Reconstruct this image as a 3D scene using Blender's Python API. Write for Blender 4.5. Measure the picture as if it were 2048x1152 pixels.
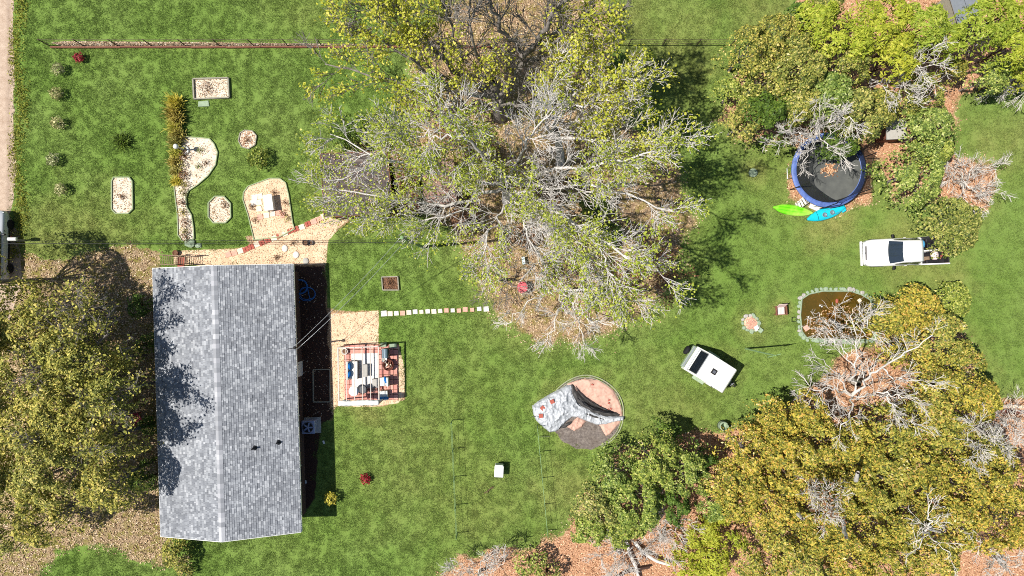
import bpy, bmesh, math, random
import numpy as np
from mathutils import Vector, Matrix, Euler

for _o in list(bpy.data.objects):
    bpy.data.objects.remove(_o)
SC = bpy.context.scene
COL = SC.collection

# ------------------------------------------------------------------ camera, sky, sun, exposure
H = 46.0                      # height of the camera over the lawn (m)
S = 30.0                      # photograph pixels per metre on the ground
cam_d = bpy.data.cameras.new('camera')
cam_d.sensor_width = 36.0
cam_d.lens = 36.0 * H / (2048 / S)
cam_d.clip_end = 2000
cam = bpy.data.objects.new('camera', cam_d)
cam.location = (0, 0, H)
COL.objects.link(cam)
SC.camera = cam

SUN_EL, SUN_AZ = 59.0, 5.0    # elevation; the light travels towards +x turned by SUN_AZ
dvec = Vector((math.cos(math.radians(SUN_EL)) * math.cos(math.radians(SUN_AZ)),
               math.cos(math.radians(SUN_EL)) * math.sin(math.radians(SUN_AZ)),
               -math.sin(math.radians(SUN_EL))))
sun_d = bpy.data.lights.new('sun', 'SUN')
sun_d.energy = 4.6
sun_d.angle = math.radians(0.5)
sun_d.color = (1.0, 0.955, 0.89)
sun = bpy.data.objects.new('sun', sun_d)
sun.rotation_euler = dvec.to_track_quat('-Z', 'Y').to_euler()
sun.location = (0, 0, 60)
COL.objects.link(sun)

world = bpy.data.worlds.new('World')
SC.world = world
world.use_nodes = True
wn = world.node_tree
bg = wn.nodes['Background']
sky = wn.nodes.new('ShaderNodeTexSky')
sky.sky_type = 'NISHITA'
sky.sun_disc = False
sky.sun_elevation = math.radians(SUN_EL)
sky.sun_rotation = math.radians(270 - SUN_AZ)
sky.air_density = 1.0
sky.dust_density = 0.6
wn.links.new(sky.outputs[0], bg.inputs[0])
bg.inputs[1].default_value = 0.07
SC.view_settings.view_transform = 'Standard'
SC.view_settings.look = 'None'
SC.view_settings.exposure = 0.52
SC.view_settings.gamma = 1.0
SC.view_settings.use_curve_mapping = False
SC.cycles.filter_width = 1.0
SC.cycles.use_denoising = False
SC.cycles.max_bounces = 6
SC.cycles.transparent_max_bounces = 12

RNG = np.random.default_rng(7)
random.seed(7)

# ------------------------------------------------------------------ helpers: placing
def P(px, py, z=0.0):
    """world point seen at a photograph pixel, at height z"""
    k = (H - z) / H / S
    return Vector(((px - 1024) * k, (576 - py) * k, z))

def G(px, py):
    return ((px - 1024) / S, (576 - py) / S)

def gpoly(pts):
    return [G(*p) for p in pts]

# ------------------------------------------------------------------ helpers: objects
def tag(o, label=None, cat=None, group=None, kind=None):
    if label: o['label'] = label
    if cat: o['category'] = cat
    if group: o['group'] = group
    if kind: o['kind'] = kind
    return o

def thing(name, label, cat, loc=(0, 0, 0), rz=0.0, group=None):
    o = bpy.data.objects.new(name, None)
    o.empty_display_size = 0.2
    o.location = loc
    o.rotation_euler = (0, 0, rz)
    COL.objects.link(o)
    return tag(o, label, cat, group)

def link(name, me, mat=None, parent=None, kind=None):
    o = bpy.data.objects.new(name, me)
    if mat is not None and not me.materials:
        me.materials.append(mat)
    COL.objects.link(o)
    if parent is not None: o.parent = parent
    if kind: o['kind'] = kind
    return o

def fast_mesh(name, V, F):
    """V (n,3) array, F (m,k) array of equal sized faces"""
    me = bpy.data.meshes.new(name)
    V = np.asarray(V, dtype=np.float32).reshape(-1, 3)
    F = np.asarray(F, dtype=np.int32)
    m, k = F.shape
    me.vertices.add(len(V))
    me.vertices.foreach_set('co', V.ravel())
    me.loops.add(m * k)
    me.loops.foreach_set('vertex_index', F.ravel())
    me.polygons.add(m)
    me.polygons.foreach_set('loop_start', np.arange(0, m * k, k, dtype=np.int32))
    try:
        me.polygons.foreach_set('loop_total', np.full(m, k, dtype=np.int32))
    except Exception:
        pass
    me.update(calc_edges=True)
    return me

class MB:
    def __init__(self):
        self.v, self.f = [], []
    def add(self, vs, fs):
        b = len(self.v)
        self.v += [tuple(x) for x in vs]
        self.f += [tuple(i + b for i in f) for f in fs]
        return self
    def box(self, c, s, rz=0.0, M=None, taper=1.0):
        hx, hy, hz = s[0] / 2, s[1] / 2, s[2] / 2
        R = M if M is not None else Matrix.Rotation(rz, 3, 'Z')
        vs = []
        for z, t in ((-hz, 1.0), (hz, taper)):
            for x, y in ((-hx, -hy), (hx, -hy), (hx, hy), (-hx, hy)):
                vs.append(Vector(c) + R @ Vector((x * t, y * t, z)))
        return self.add(vs, [(3, 2, 1, 0), (4, 5, 6, 7), (0, 1, 5, 4), (1, 2, 6, 5), (2, 3, 7, 6), (3, 0, 4, 7)])
    def bar(self, a, b, w, h=None):
        a, b = Vector(a), Vector(b)
        h = h or w
        d = b - a
        L = d.length
        M = d.to_track_quat('X', 'Z').to_matrix()
        return self.box((a + b) / 2, (L, w, h), M=M)
    def tube(self, pts, r, k=6):
        pts = [Vector(p) for p in pts]
        n = len(pts)
        rs = r if isinstance(r, (list, tuple)) else [r] * n
        vs, fs = [], []
        for i, p in enumerate(pts):
            t = (pts[min(i + 1, n - 1)] - pts[max(i - 1, 0)])
            if t.length < 1e-9: t = Vector((0, 0, 1))
            t.normalize()
            u = t.cross(Vector((0.31, 0.17, 0.93)) if abs(t.z) < 0.9 else Vector((1, 0.1, 0)))
            u.normalize()
            w = t.cross(u)
            for j in range(k):
                a = 2 * math.pi * j / k
                vs.append(p + (u * math.cos(a) + w * math.sin(a)) * rs[i])
        for i in range(n - 1):
            for j in range(k):
                fs.append((i * k + j, i * k + (j + 1) % k, (i + 1) * k + (j + 1) % k, (i + 1) * k + j))
        fs.append(tuple(range(k))[::-1])
        fs.append(tuple((n - 1) * k + j for j in range(k)))
        return self.add(vs, fs)
    def lathe(self, prof, k=20, c=(0, 0, 0), sx=1.0, sy=1.0):
        c = Vector(c)
        vs, fs = [], []
        for r, z in prof:
            for j in range(k):
                a = 2 * math.pi * j / k
                vs.append(c + Vector((r * sx * math.cos(a), r * sy * math.sin(a), z)))
        n = len(prof)
        for i in range(n - 1):
            for j in range(k):
                fs.append((i * k + j, i * k + (j + 1) % k, (i + 1) * k + (j + 1) % k, (i + 1) * k + j))
        fs.append(tuple(range(k))[::-1])
        fs.append(tuple((n - 1) * k + j for j in range(k)))
        return self.add(vs, fs)
    def ring(self, c, R, r, k=24, m=6, sz=1.0):
        c = Vector(c)
        vs, fs = [], []
        for i in range(k):
            a = 2 * math.pi * i / k
            for j in range(m):
                b = 2 * math.pi * j / m
                q = R + r * math.cos(b)
                vs.append(c + Vector((q * math.cos(a), q * math.sin(a), r * sz * math.sin(b))))
        for i in range(k):
            for j in range(m):
                fs.append((i * m + j, ((i + 1) % k) * m + j, ((i + 1) % k) * m + (j + 1) % m, i * m + (j + 1) % m))
        return self.add(vs, fs)
    def prism(self, poly, z0, z1, inset=0.0):
        n = len(poly)
        cx = sum(p[0] for p in poly) / n
        cy = sum(p[1] for p in poly) / n
        A = sum(poly[i][0] * poly[(i + 1) % n][1] - poly[(i + 1) % n][0] * poly[i][1] for i in range(n))
        if A < 0: poly = poly[::-1]
        vs = [(x, y, z0) for x, y in poly]
        vs += [(cx + (x - cx) * (1 - inset), cy + (y - cy) * (1 - inset), z1) for x, y in poly]
        fs = [tuple(range(n))[::-1], tuple(range(n, 2 * n))]
        fs += [(i, (i + 1) % n, n + (i + 1) % n, n + i) for i in range(n)]
        return self.add(vs, fs)
    def ball(self, c, r, k=12, m=8):
        rx, ry, rz = r if isinstance(r, (list, tuple)) else (r, r, r)
        c = Vector(c)
        vs, fs = [], []
        for i in range(1, m):
            t = math.pi * i / m
            for j in range(k):
                a = 2 * math.pi * j / k
                vs.append(c + Vector((rx * math.sin(t) * math.cos(a), ry * math.sin(t) * math.sin(a), -rz * math.cos(t))))
        for i in range(m - 2):
            for j in range(k):
                fs.append((i * k + j, i * k + (j + 1) % k, (i + 1) * k + (j + 1) % k, (i + 1) * k + j))
        fs.append(tuple(range(k))[::-1])
        fs.append(tuple((m - 2) * k + j for j in range(k)))
        return self.add(vs, fs)
    def loft(self, secs, close_ring=True):
        n, k = len(secs), len(secs[0])
        vs = [p for s in secs for p in s]
        fs = []
        for i in range(n - 1):
            for j in range(k if close_ring else k - 1):
                fs.append((i * k + j, i * k + (j + 1) % k, (i + 1) * k + (j + 1) % k, (i + 1) * k + j))
        if close_ring:
            fs.append(tuple(range(k))[::-1])
            fs.append(tuple((n - 1) * k + j for j in range(k)))
        return self.add(vs, fs)
    def mesh(self, name, smooth=False):
        me = bpy.data.meshes.new(name)
        me.from_pydata(self.v, [], self.f)
        me.update()
        if smooth:
            me.shade_smooth()
        return me
    def build(self, name, mat, parent=None, smooth=False, kind=None, bevel=0.0, recalc=False):
        me = self.mesh(name, smooth)
        if recalc:
            bm = bmesh.new(); bm.from_mesh(me)
            bmesh.ops.recalc_face_normals(bm, faces=bm.faces)
            bm.to_mesh(me); bm.free()
        o = link(name, me, mat, parent, kind)
        if bevel:
            b = o.modifiers.new('bevel', 'BEVEL')
            b.width = bevel; b.segments = 2; b.limit_method = 'ANGLE'
            b.angle_limit = math.radians(40)
        return o

# ------------------------------------------------------------------ helpers: materials
def rgb(r, g, b):
    """sRGB 0..255 to linear"""
    def f(c):
        c /= 255.0
        return c / 12.92 if c <= 0.04045 else ((c + 0.055) / 1.055) ** 2.4
    return (f(r), f(g), f(b), 1.0)

class NT:
    def __init__(self, name):
        self.m = bpy.data.materials.new(name)
        self.m.use_nodes = True
        self.t = self.m.node_tree
        self.b = self.t.nodes['Principled BSDF']
        self.out = self.t.nodes['Material Output']
    def n(self, typ, **kw):
        x = self.t.nodes.new(typ)
        for k, v in kw.items(): setattr(x, k, v)
        return x
    def l(self, a, b): self.t.links.new(a, b)
    def noise(self, scale, detail=4, rough=0.6, coord='obj', dist=0.0):
        x = self.n('ShaderNodeTexNoise')
        x.inputs['Scale'].default_value = scale
        x.inputs['Detail'].default_value = detail
        x.inputs['Roughness'].default_value = rough
        x.inputs['Distortion'].default_value = dist
        self.l(self.co(coord), x.inputs['Vector'])
        return x.outputs['Fac']
    def co(self, coord='obj'):
        if coord == 'pos':
            if not hasattr(self, '_geo'): self._geo = self.n('ShaderNodeNewGeometry')
            return self._geo.outputs['Position']
        if not hasattr(self, '_tc'): self._tc = self.n('ShaderNodeTexCoord')
        return self._tc.outputs['Object']
    def rnd(self):
        if not hasattr(self, '_geo'): self._geo = self.n('ShaderNodeNewGeometry')
        return self._geo.outputs['Random Per Island']
    def ramp(self, fac, stops):
        r = self.n('ShaderNodeValToRGB')
        e = r.color_ramp.elements
        while len(e) > 1: e.remove(e[-1])
        e[0].position, e[0].color = stops[0]
        for p, c in stops[1:]:
            q = e.new(p); q.color = c
        self.l(fac, r.inputs[0])
        return r.outputs[0]
    def mix(self, fac, a, b, mode='MIX'):
        x = self.n('ShaderNodeMix', data_type='RGBA', blend_type=mode)
        for sock, v in ((x.inputs[0], fac), (x.inputs[6], a), (x.inputs[7], b)):
            if hasattr(v, 'is_linked'): self.l(v, sock)
            else: sock.default_value = v
        return x.outputs[2]
    def math(self, op, a, b=0.0, clamp=False):
        x = self.n('ShaderNodeMath', operation=op, use_clamp=clamp)
        for sock, v in ((x.inputs[0], a), (x.inputs[1], b)):
            if hasattr(v, 'is_linked'): self.l(v, sock)
            else: sock.default_value = v
        return x.outputs[0]
    def attr(self, name, typ='GEOMETRY'):
        x = self.n('ShaderNodeAttribute', attribute_name=name, attribute_type=typ)
        return x.outputs['Fac']
    def bump(self, h, strength=0.3, dist=0.02):
        x = self.n('ShaderNodeBump')
        x.inputs['Strength'].default_value = strength
        x.inputs['Distance'].default_value = dist
        self.l(h, x.inputs['Height'])
        self.l(x.outputs[0], self.b.inputs['Normal'])
    def col(self, c):
        if hasattr(c, 'is_linked'): self.l(c, self.b.inputs['Base Color'])
        else: self.b.inputs['Base Color'].default_value = c
    def set(self, rough=0.8, metal=0.0, spec=0.3, coat=0.0):
        self.b.inputs['Roughness'].default_value = rough
        self.b.inputs['Metallic'].default_value = metal
        self.b.inputs['Specular IOR Level'].default_value = spec
        if coat:
            self.b.inputs['Coat Weight'].default_value = coat
            self.b.inputs['Coat Roughness'].default_value = 0.05
        return self.m
    def translucent(self, col, fac=0.3):
        tr = self.n('ShaderNodeBsdfTranslucent')
        if hasattr(col, 'is_linked'): self.l(col, tr.inputs[0])
        else: tr.inputs[0].default_value = col
        mx = self.n('ShaderNodeMixShader')
        mx.inputs[0].default_value = fac
        self.l(self.b.outputs[0], mx.inputs[1])
        self.l(tr.outputs[0], mx.inputs[2])
        self.l(mx.outputs[0], self.out.inputs[0])

def solid(name, c, rough=0.7, metal=0.0, var=0.12, scale=6.0, bump=0.0, spec=0.3, coat=0.0, isl=0.0):
    """a plain surface with a little uneven wear"""
    t = NT(name)
    n = t.noise(scale, 5, 0.65)
    dark = tuple(x * (1 - var) for x in c[:3]) + (1,)
    light = tuple(min(1, x * (1 + var)) for x in c[:3]) + (1,)
    cc = t.ramp(n, [(0.3, dark), (0.7, light)])
    if isl:
        k = t.ramp(t.rnd(), [(0, (1 - isl,) * 3 + (1,)), (1, (1 + isl,) * 3 + (1,))])
        cc = t.mix(1.0, cc, k, 'MULTIPLY')
    t.col(cc)
    if bump: t.bump(t.noise(scale * 4, 4), bump, 0.01)
    return t.set(rough, metal, spec, coat)

def leafmat(name, stops, rough=0.55, trans=0.3, big=0.25, spec=0.25):
    """foliage: each leaf its own tone out of a range, drifting slowly over the crown"""
    t = NT(name)
    n = t.noise(0.55, 3, 0.5, 'pos')
    f = t.math('ADD', t.math('MULTIPLY', t.rnd(), 1 - big), t.math('MULTIPLY', t.math('SUBTRACT', t.math('MULTIPLY', n, 2.0), 0.5, True), big))
    c = t.ramp(f, stops)
    oi = t.n('ShaderNodeObjectInfo')                      # every tree a little different in tone
    c = t.mix(1.0, c, t.ramp(oi.outputs['Random'], [(0.0, (0.98, 1.06, 1.05, 1)), (0.35, (1.15, 1.15, 1.0, 1)), (0.7, (1.28, 1.18, 1.0, 1)), (1.0, (1.1, 1.18, 1.35, 1))]), 'MULTIPLY')
    t.col(c)
    t.set(rough, 0, spec)
    t.translucent(c, trans)
    return t.m

def ramp_rand(name, stops, rough=0.85, spec=0.15):
    t = NT(name)
    t.col(t.ramp(t.rnd(), stops))
    return t.set(rough, 0, spec)

M = {}
# foliage
M['leaf_spring'] = leafmat('leaf_spring', [(0.0, rgb(104, 118, 36)), (0.35, rgb(160, 170, 56)), (0.75, rgb(200, 200, 86)), (1.0, rgb(228, 220, 130))], trans=0.42)
M['leaf_olive'] = leafmat('leaf_olive', [(0.0, rgb(52, 62, 30)), (0.22, rgb(96, 104, 42)), (0.5, rgb(152, 148, 62)), (0.75, rgb(196, 182, 84)), (0.88, rgb(186, 144, 72)), (0.95, rgb(212, 200, 148)), (1.0, rgb(232, 222, 180))], trans=0.25, big=.15)
M['leaf_oak'] = leafmat('leaf_oak', [(0.0, rgb(48, 58, 30)), (0.3, rgb(94, 104, 46)), (0.65, rgb(150, 152, 72)), (0.88, rgb(190, 176, 98)), (1.0, rgb(222, 204, 160))], trans=0.25, big=.15)
M['leaf_pine'] = leafmat('leaf_pine', [(0.0, rgb(104, 122, 34)), (0.5, rgb(154, 166, 56)), (0.85, rgb(182, 184, 76)), (1.0, rgb(206, 196, 112))], trans=0.3)
M['leaf_dark'] = leafmat('leaf_dark', [(0.0, rgb(40, 58, 22)), (0.5, rgb(76, 100, 36)), (1.0, rgb(116, 136, 54))], trans=0.2)
M['leaf_green'] = leafmat('leaf_green', [(0.0, rgb(52, 70, 32)), (0.4, rgb(106, 126, 54)), (0.8, rgb(160, 170, 82)), (1.0, rgb(212, 208, 150))], trans=0.25, big=.15)
M['leaf_live'] = leafmat('leaf_live', [(0.0, rgb(52, 60, 34)), (0.3, rgb(104, 112, 52)), (0.65, rgb(166, 166, 82)), (0.88, rgb(204, 192, 112)), (1.0, rgb(226, 208, 156))], trans=0.28, big=.2)
M['leaf_red'] = leafmat('leaf_red', [(0, rgb(110, 22, 36)), (0.6, rgb(160, 44, 62)), (1, rgb(190, 90, 84))], trans=0.25)
M['leaf_pale'] = leafmat('leaf_pale', [(0, rgb(84, 92, 50)), (0.45, rgb(164, 160, 112)), (1, rgb(232, 224, 186))], trans=0.2)
M['leaf_straw'] = leafmat('leaf_straw', [(0, rgb(70, 66, 36)), (0.4, rgb(142, 136, 66)), (0.8, rgb(198, 184, 110)), (1, rgb(226, 212, 156))], trans=0.2)
M['leaf_yellow'] = leafmat('leaf_yellow', [(0, rgb(150, 150, 60)), (0.6, rgb(196, 190, 86)), (1, rgb(220, 206, 120))], trans=0.25)
M['leaf_brown'] = leafmat('leaf_brown', [(0, rgb(70, 48, 36)), (0.5, rgb(120, 86, 62)), (1, rgb(176, 132, 96))], trans=0.15)
# bark
def bark(name, c, var=0.35):
    t = NT(name)
    n = t.noise(3.0, 6, 0.7)
    n2 = t.noise(26.0, 4, 0.7)
    a = tuple(x * (1 - var) for x in c[:3]) + (1,)
    b = tuple(min(1, x * (1 + var)) for x in c[:3]) + (1,)
    t.col(t.mix(t.math('MULTIPLY', n2, 0.5), t.ramp(n, [(0.35, a), (0.65, b)]), a))
    t.bump(n2, 0.5, 0.02)
    return t.set(0.85, 0, 0.2)
M['bark_pale'] = bark('bark_pale', rgb(204, 198, 192), 0.35)
M['bark_grey'] = bark('bark_grey', rgb(134, 127, 120), 0.5)
M['bark_white'] = bark('bark_white', rgb(214, 207, 198), 0.2)
M['bark_brown'] = bark('bark_brown', rgb(104, 82, 66))
M['twig_dark'] = bark('twig_dark', rgb(70, 52, 44))
# litter and fills
M['litter_warm'] = ramp_rand('litter_warm', [(0, rgb(96, 62, 44)), (0.3, rgb(160, 114, 82)), (0.65, rgb(206, 164, 124)), (1, rgb(228, 200, 166))])
M['litter_tan'] = ramp_rand('litter_tan', [(0, rgb(94, 72, 56)), (0.3, rgb(150, 122, 92)), (0.7, rgb(200, 172, 136)), (1, rgb(228, 208, 178))])
M['litter_peach'] = ramp_rand('litter_peach', [(0, rgb(140, 104, 80)), (0.3, rgb(204, 170, 136)), (0.7, rgb(228, 202, 168)), (1, rgb(240, 224, 198))])
M['litter_dark'] = ramp_rand('litter_dark', [(0, rgb(52, 40, 34)), (0.5, rgb(104, 76, 58)), (1, rgb(168, 126, 92))])

# ------------------------------------------------------------------ ground: fields over the plot
def sd_poly(X, Y, poly):
    """signed distance (negative inside), vectorised"""
    poly = np.asarray(poly, float)
    d = np.full(X.shape, 1e9)
    inside = np.zeros(X.shape, bool)
    n = len(poly)
    for i in range(n):
        ax, ay = poly[i]; bx, by = poly[(i + 1) % n]
        ex, ey = bx - ax, by - ay
        wx, wy = X - ax, Y - ay
        t = np.clip((wx * ex + wy * ey) / (ex * ex + ey * ey + 1e-12), 0, 1)
        d = np.minimum(d, np.hypot(wx - ex * t, wy - ey * t))
        c = ((ay > Y) != (by > Y)) & (X < ex * (Y - ay) / (ey + 1e-12 * (ey == 0)) + ax)
        inside ^= c
    return np.where(inside, -d, d)

def vnoise(X, Y, scale, seed=0, octaves=3):
    """smooth value noise in 0..1"""
    out = np.zeros(X.shape); amp = 1.0; tot = 0.0
    for o in range(octaves):
        r = np.random.default_rng(seed * 31 + o)
        T = r.random((256, 256))
        x, y = X * scale, Y * scale
        xi, yi = np.floor(x).astype(int), np.floor(y).astype(int)
        fx, fy = x - xi, y - yi
        fx, fy = fx * fx * (3 - 2 * fx), fy * fy * (3 - 2 * fy)
        a = T[xi & 255, yi & 255]; b = T[(xi + 1) & 255, yi & 255]
        c = T[xi & 255, (yi + 1) & 255]; d = T[(xi + 1) & 255, (yi + 1) & 255]
        out += amp * ((a * (1 - fx) + b * fx) * (1 - fy) + (c * (1 - fx) + d * fx) * fy)
        tot += amp; amp *= 0.55; scale *= 2.1
    return out / tot

W_UR = [(1475, 160), (1560, 60), (1590, 20), (1610, -80), (2400, -80), (2400, 165), (2000, 168), (1915, 188), (1898, 300), (1985, 345), (1960, 420), (1880, 400), (1790, 395), (1752, 330), (1742, 396), (1690, 420), (1640, 426), (1570, 400), (1578, 300), (1500, 285), (1440, 240)]
W_LR = [(1740, 690), (1770, 640), (1880, 600), (1900, 640), (1950, 700), (1985, 800), (2060, 790), (2400, 800), (2400, 1400), (850, 1400), (880, 1150), (930, 1112), (1010, 1100), (1130, 1075), (1180, 980), (1230, 905), (1330, 872), (1450, 872), (1500, 850), (1580, 810), (1660, 740)]
W_BT = [(820, 85), (870, 20), (1000, -60), (1180, -60), (1225, 70), (1225, 160), (1268, 250), (1350, 330), (1390, 440), (1362, 540), (1330, 620), (1240, 660), (1100, 690), (1000, 660), (970, 610), (945, 540), (900, 450), (830, 425), (640, 445), (650, 330), (700, 290), (810, 270), (830, 180)]
W_LF = [(-500, 560), (20, 515), (200, 500), (318, 505), (335, 700), (340, 1085), (385, 1110), (372, 1160), (250, 1120), (205, 1085), (110, 1095), (70, 1150), (60, 1400), (-500, 1400)]
MULCH = [(345, 500), (470, 497), (500, 490), (487, 470), (585, 470), (590, 455), (648, 425), (700, 440), (658, 478), (652, 530), (655, 615), (690, 624), (757, 620), (757, 690), (800, 690), (812, 800), (760, 815), (672, 812), (664, 840), (600, 836), (585, 530), (430, 535), (348, 528)]
SHADE_SOIL = [(585, 528), (652, 528), (658, 690), (664, 835), (640, 850), (634, 1000), (612, 1025), (600, 1000), (585, 700)]  # bare soil beside the house, tone darkened to deepen the house shadow
HARD = []          # polygons (world) where no grass stands; filled as beds and slabs are defined

BED_RECT = [(388, 159), (458, 157), (460, 196), (390, 199)]
BED_LONG = [(229, 355), (260, 355), (266, 363), (267, 418), (258, 427), (233, 427), (225, 419), (225, 363)]
BED_OCT = [(431, 393), (449, 393), (462, 407), (463, 435), (452, 446), (428, 446), (418, 434), (418, 406)]
BED_WELL = [(497, 373), (540, 357), (560, 357), (572, 366), (578, 390), (586, 446), (590, 458), (560, 474), (509, 480), (497, 430), (487, 400), (488, 385)]
BED_SMALL = [(481, 267), (490, 261), (505, 262), (514, 272), (511, 290), (498, 298), (484, 294), (478, 282)]
BED_CURVE = [(352, 282), (372, 274), (402, 276), (420, 278), (429, 288), (436, 305), (432, 330), (417, 352), (396, 370), (378, 382), (373, 395), (375, 415), (384, 430), (388, 455), (389, 478), (366, 482), (357, 470), (356, 430), (350, 380), (346, 330)]
BED_SQUARE = [(764, 554), (796, 553), (798, 580), (766, 580)]
PATIO = [(688, 688), (796, 688), (797, 800), (690, 800)]
POND = [(1603, 598), (1618, 588), (1645, 582), (1700, 582), (1722, 589), (1740, 600), (1750, 625), (1752, 660), (1742, 678), (1700, 680), (1640, 678), (1612, 675), (1603, 662), (1600, 630)]
TARP_C, TARP_R = (1172, 826), 76
FIRE_RING = (1501, 646)
STRIP = [(103, 86), (130, 83), (400, 85), (650, 88), (1010, 92), (1010, 97), (650, 96), (400, 95), (130, 94)]
HARD += [gpoly(p) for p in (BED_RECT, BED_LONG, BED_OCT, BED_WELL, BED_SMALL, BED_CURVE, BED_SQUARE, PATIO, POND, STRIP)]
HARD.append([(-22.3, 1.2), (-13.9, 1.4), (-13.4, -15.1), (-21.9, -15.5)])
_tc = G(*TARP_C)
HARD.append([(_tc[0] + 2.5 * math.cos(a * 0.4), _tc[1] + 2.5 * math.sin(a * 0.4)) for a in range(16)])
_fr = G(*FIRE_RING)
HARD.append([(_fr[0] + 0.5 * math.cos(a * 0.6), _fr[1] + 0.5 * math.sin(a * 0.6)) for a in range(10)])
ROAD = [(-400, -200), (27, -200), (28, 0), (27, 60), (29, 130), (27, 200), (29, 280), (33, 330), (28, 390), (18, 430), (40, 470), (46, 560), (20, 640), (-400, 700)]
HARD.append(gpoly(ROAD))

def fields(X, Y):
    gx, gy = X * S + 1024, 576 - Y * S
    n1 = vnoise(X, Y, 0.9, 1) - 0.5
    n2 = vnoise(X, Y, 0.22, 2) - 0.5
    wob = n1 * 46 + n2 * 30
    def soft(poly, w, k=1.0):
        return np.clip(0.5 - (sd_poly(gx, gy, poly) + wob * k) / w, 0, 1)
    ur, lr, bt, lf = soft(W_UR, 26), soft(W_LR, 22), soft(W_BT, 40), soft(W_LF, 22)
    mul, soil = soft(MULCH, 5, 0.08), soft(SHADE_SOIL, 10, 0.25)
    litter = np.maximum.reduce([ur, lr, bt * 0.86, lf, mul])
    warm = np.maximum.reduce([ur, lr, mul * 0.5, bt * 0.12])
    # worn, dry grass in halos round the woods and the things that stand on the lawn
    dry = 0.75 * np.maximum.reduce([soft(W_UR, 110), soft(W_LR, 100), soft(W_BT, 120) * 0.8])
    for cx, cy, r, k in ((1240, 70, 120, .5), (1340, 120, 130, .55), (1560, 40, 120, .5), (1660, 430, 70, .8), (1800, 455, 60, .4), (1810, 505, 95, .62), (1172, 826, 100, .75), (1425, 745, 66, .5),
                         (1290, 150, 70, .5), (1880, 560, 70, .6), (2000, 300, 90, .5), (940, 1010, 150, .35), (1130, 980, 90, .55), (850, 900, 200, .3),
                         (1500, 646, 40, .5), (1560, 622, 26, .6), (1330, 840, 150, .45), (1750, 700, 90, .6), (150, 506, 150, .55), (740, 812, 60, .6), (600, 20, 90, .3), (1510, 345, 36, .6)):
        q = np.hypot(gx - cx, gy - cy) / r + n1 * 0.7
        dry = np.maximum(dry, k * np.clip(1.25 - q, 0, 1))
    dry = np.clip(dry + n2 * 0.25, 0, 1) * (1 - litter)
    # weedy verge along the lane
    verge = np.clip(1 - np.abs(gx - 40 + n1 * 16) / 14, 0, 1) * (gy < 520) * (gx > 20)
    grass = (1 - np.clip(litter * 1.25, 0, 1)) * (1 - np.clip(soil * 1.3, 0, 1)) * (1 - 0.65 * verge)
    for poly in HARD:
        b = np.asarray(poly)
        m = (X > b[:, 0].min() - .4) & (X < b[:, 0].max() + .4) & (Y > b[:, 1].min() - .4) & (Y < b[:, 1].max() + .4)
        if m.any():
            s = sd_poly(X[m], Y[m], poly)
            g = grass[m]; g[s < 0.04] = 0; grass[m] = g
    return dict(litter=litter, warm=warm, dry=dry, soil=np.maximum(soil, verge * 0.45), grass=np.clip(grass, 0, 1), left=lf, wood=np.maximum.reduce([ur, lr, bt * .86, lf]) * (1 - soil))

# ground shader ------------------------------------------------------
def lawn_colour(t, dry):
    n_big = t.noise(0.16, 4, 0.6, 'pos')
    n_mid = t.noise(0.9, 5, 0.65, 'pos', 0.4)
    n_fin = t.noise(7.0, 4, 0.7, 'pos')
    a = t.ramp(n_mid, [(0.2, rgb(101, 128, 54)), (0.8, rgb(108, 134, 60))])
    b = t.ramp(n_mid, [(0.2, rgb(108, 132, 60)), (0.8, rgb(118, 140, 70))])
    c = t.mix(t.ramp(n_big, [(0.38, (0, 0, 0, 1)), (0.62, (1, 1, 1, 1))]), a, b)
    k = t.ramp(n_fin, [(0.3, (0.86, 0.87, 0.84, 1)), (0.7, (1.13, 1.11, 1.15, 1))])
    c = t.mix(1.0, c, k, 'MULTIPLY')
    d = t.ramp(n_fin, [(0.25, rgb(118, 116, 64)), (0.6, rgb(152, 144, 88)), (0.85, rgb(182, 168, 116))])
    f = t.math('MULTIPLY', dry, t.math('ADD', t.math('MULTIPLY', n_mid, 1.1), 0.2, True), True)
    return t.mix(f, c, d), n_fin

t = NT('lawn_ground')
c, nf = lawn_colour(t, t.attr('dry'))
n_lit = t.noise(11.0, 5, 0.75, 'pos')
n_lit2 = t.noise(1.7, 4, 0.6, 'pos')
warm = t.ramp(n_lit, [(0.28, rgb(92, 62, 46)), (0.45, rgb(164, 120, 90)), (0.6, rgb(206, 164, 130)), (0.8, rgb(228, 198, 166))])
cool = t.ramp(n_lit, [(0.28, rgb(70, 54, 44)), (0.48, rgb(142, 120, 92)), (0.62, rgb(190, 168, 138)), (0.8, rgb(218, 202, 178))])
olive = t.ramp(n_lit, [(0.3, rgb(78, 74, 38)), (0.6, rgb(140, 130, 70)), (0.8, rgb(180, 164, 110))])
cool = t.mix(t.ramp(n_lit2, [(0.42, (0, 0, 0, 1)), (0.6, (1, 1, 1, 1))]), cool, olive)
lit = t.mix(t.attr('warm'), cool, warm)
edge = t.math('ADD', t.attr('litter'), t.math('MULTIPLY', t.math('SUBTRACT', n_lit, 0.5), 0.9))
c = t.mix(t.ramp(edge, [(0.4, (0, 0, 0, 1)), (0.62, (1, 1, 1, 1))]), c, lit)
shade_soil_c = t.ramp(n_lit, [(0.3, rgb(46, 33, 29)), (0.6, rgb(78, 57, 48)), (0.8, rgb(104, 80, 68))])  # soil colour with the house shade put into it; the verge shares it
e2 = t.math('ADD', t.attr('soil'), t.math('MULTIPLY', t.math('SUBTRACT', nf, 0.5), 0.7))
c = t.mix(t.ramp(e2, [(0.4, (0, 0, 0, 1)), (0.65, (1, 1, 1, 1))]), c, shade_soil_c)
t.col(c)
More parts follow.
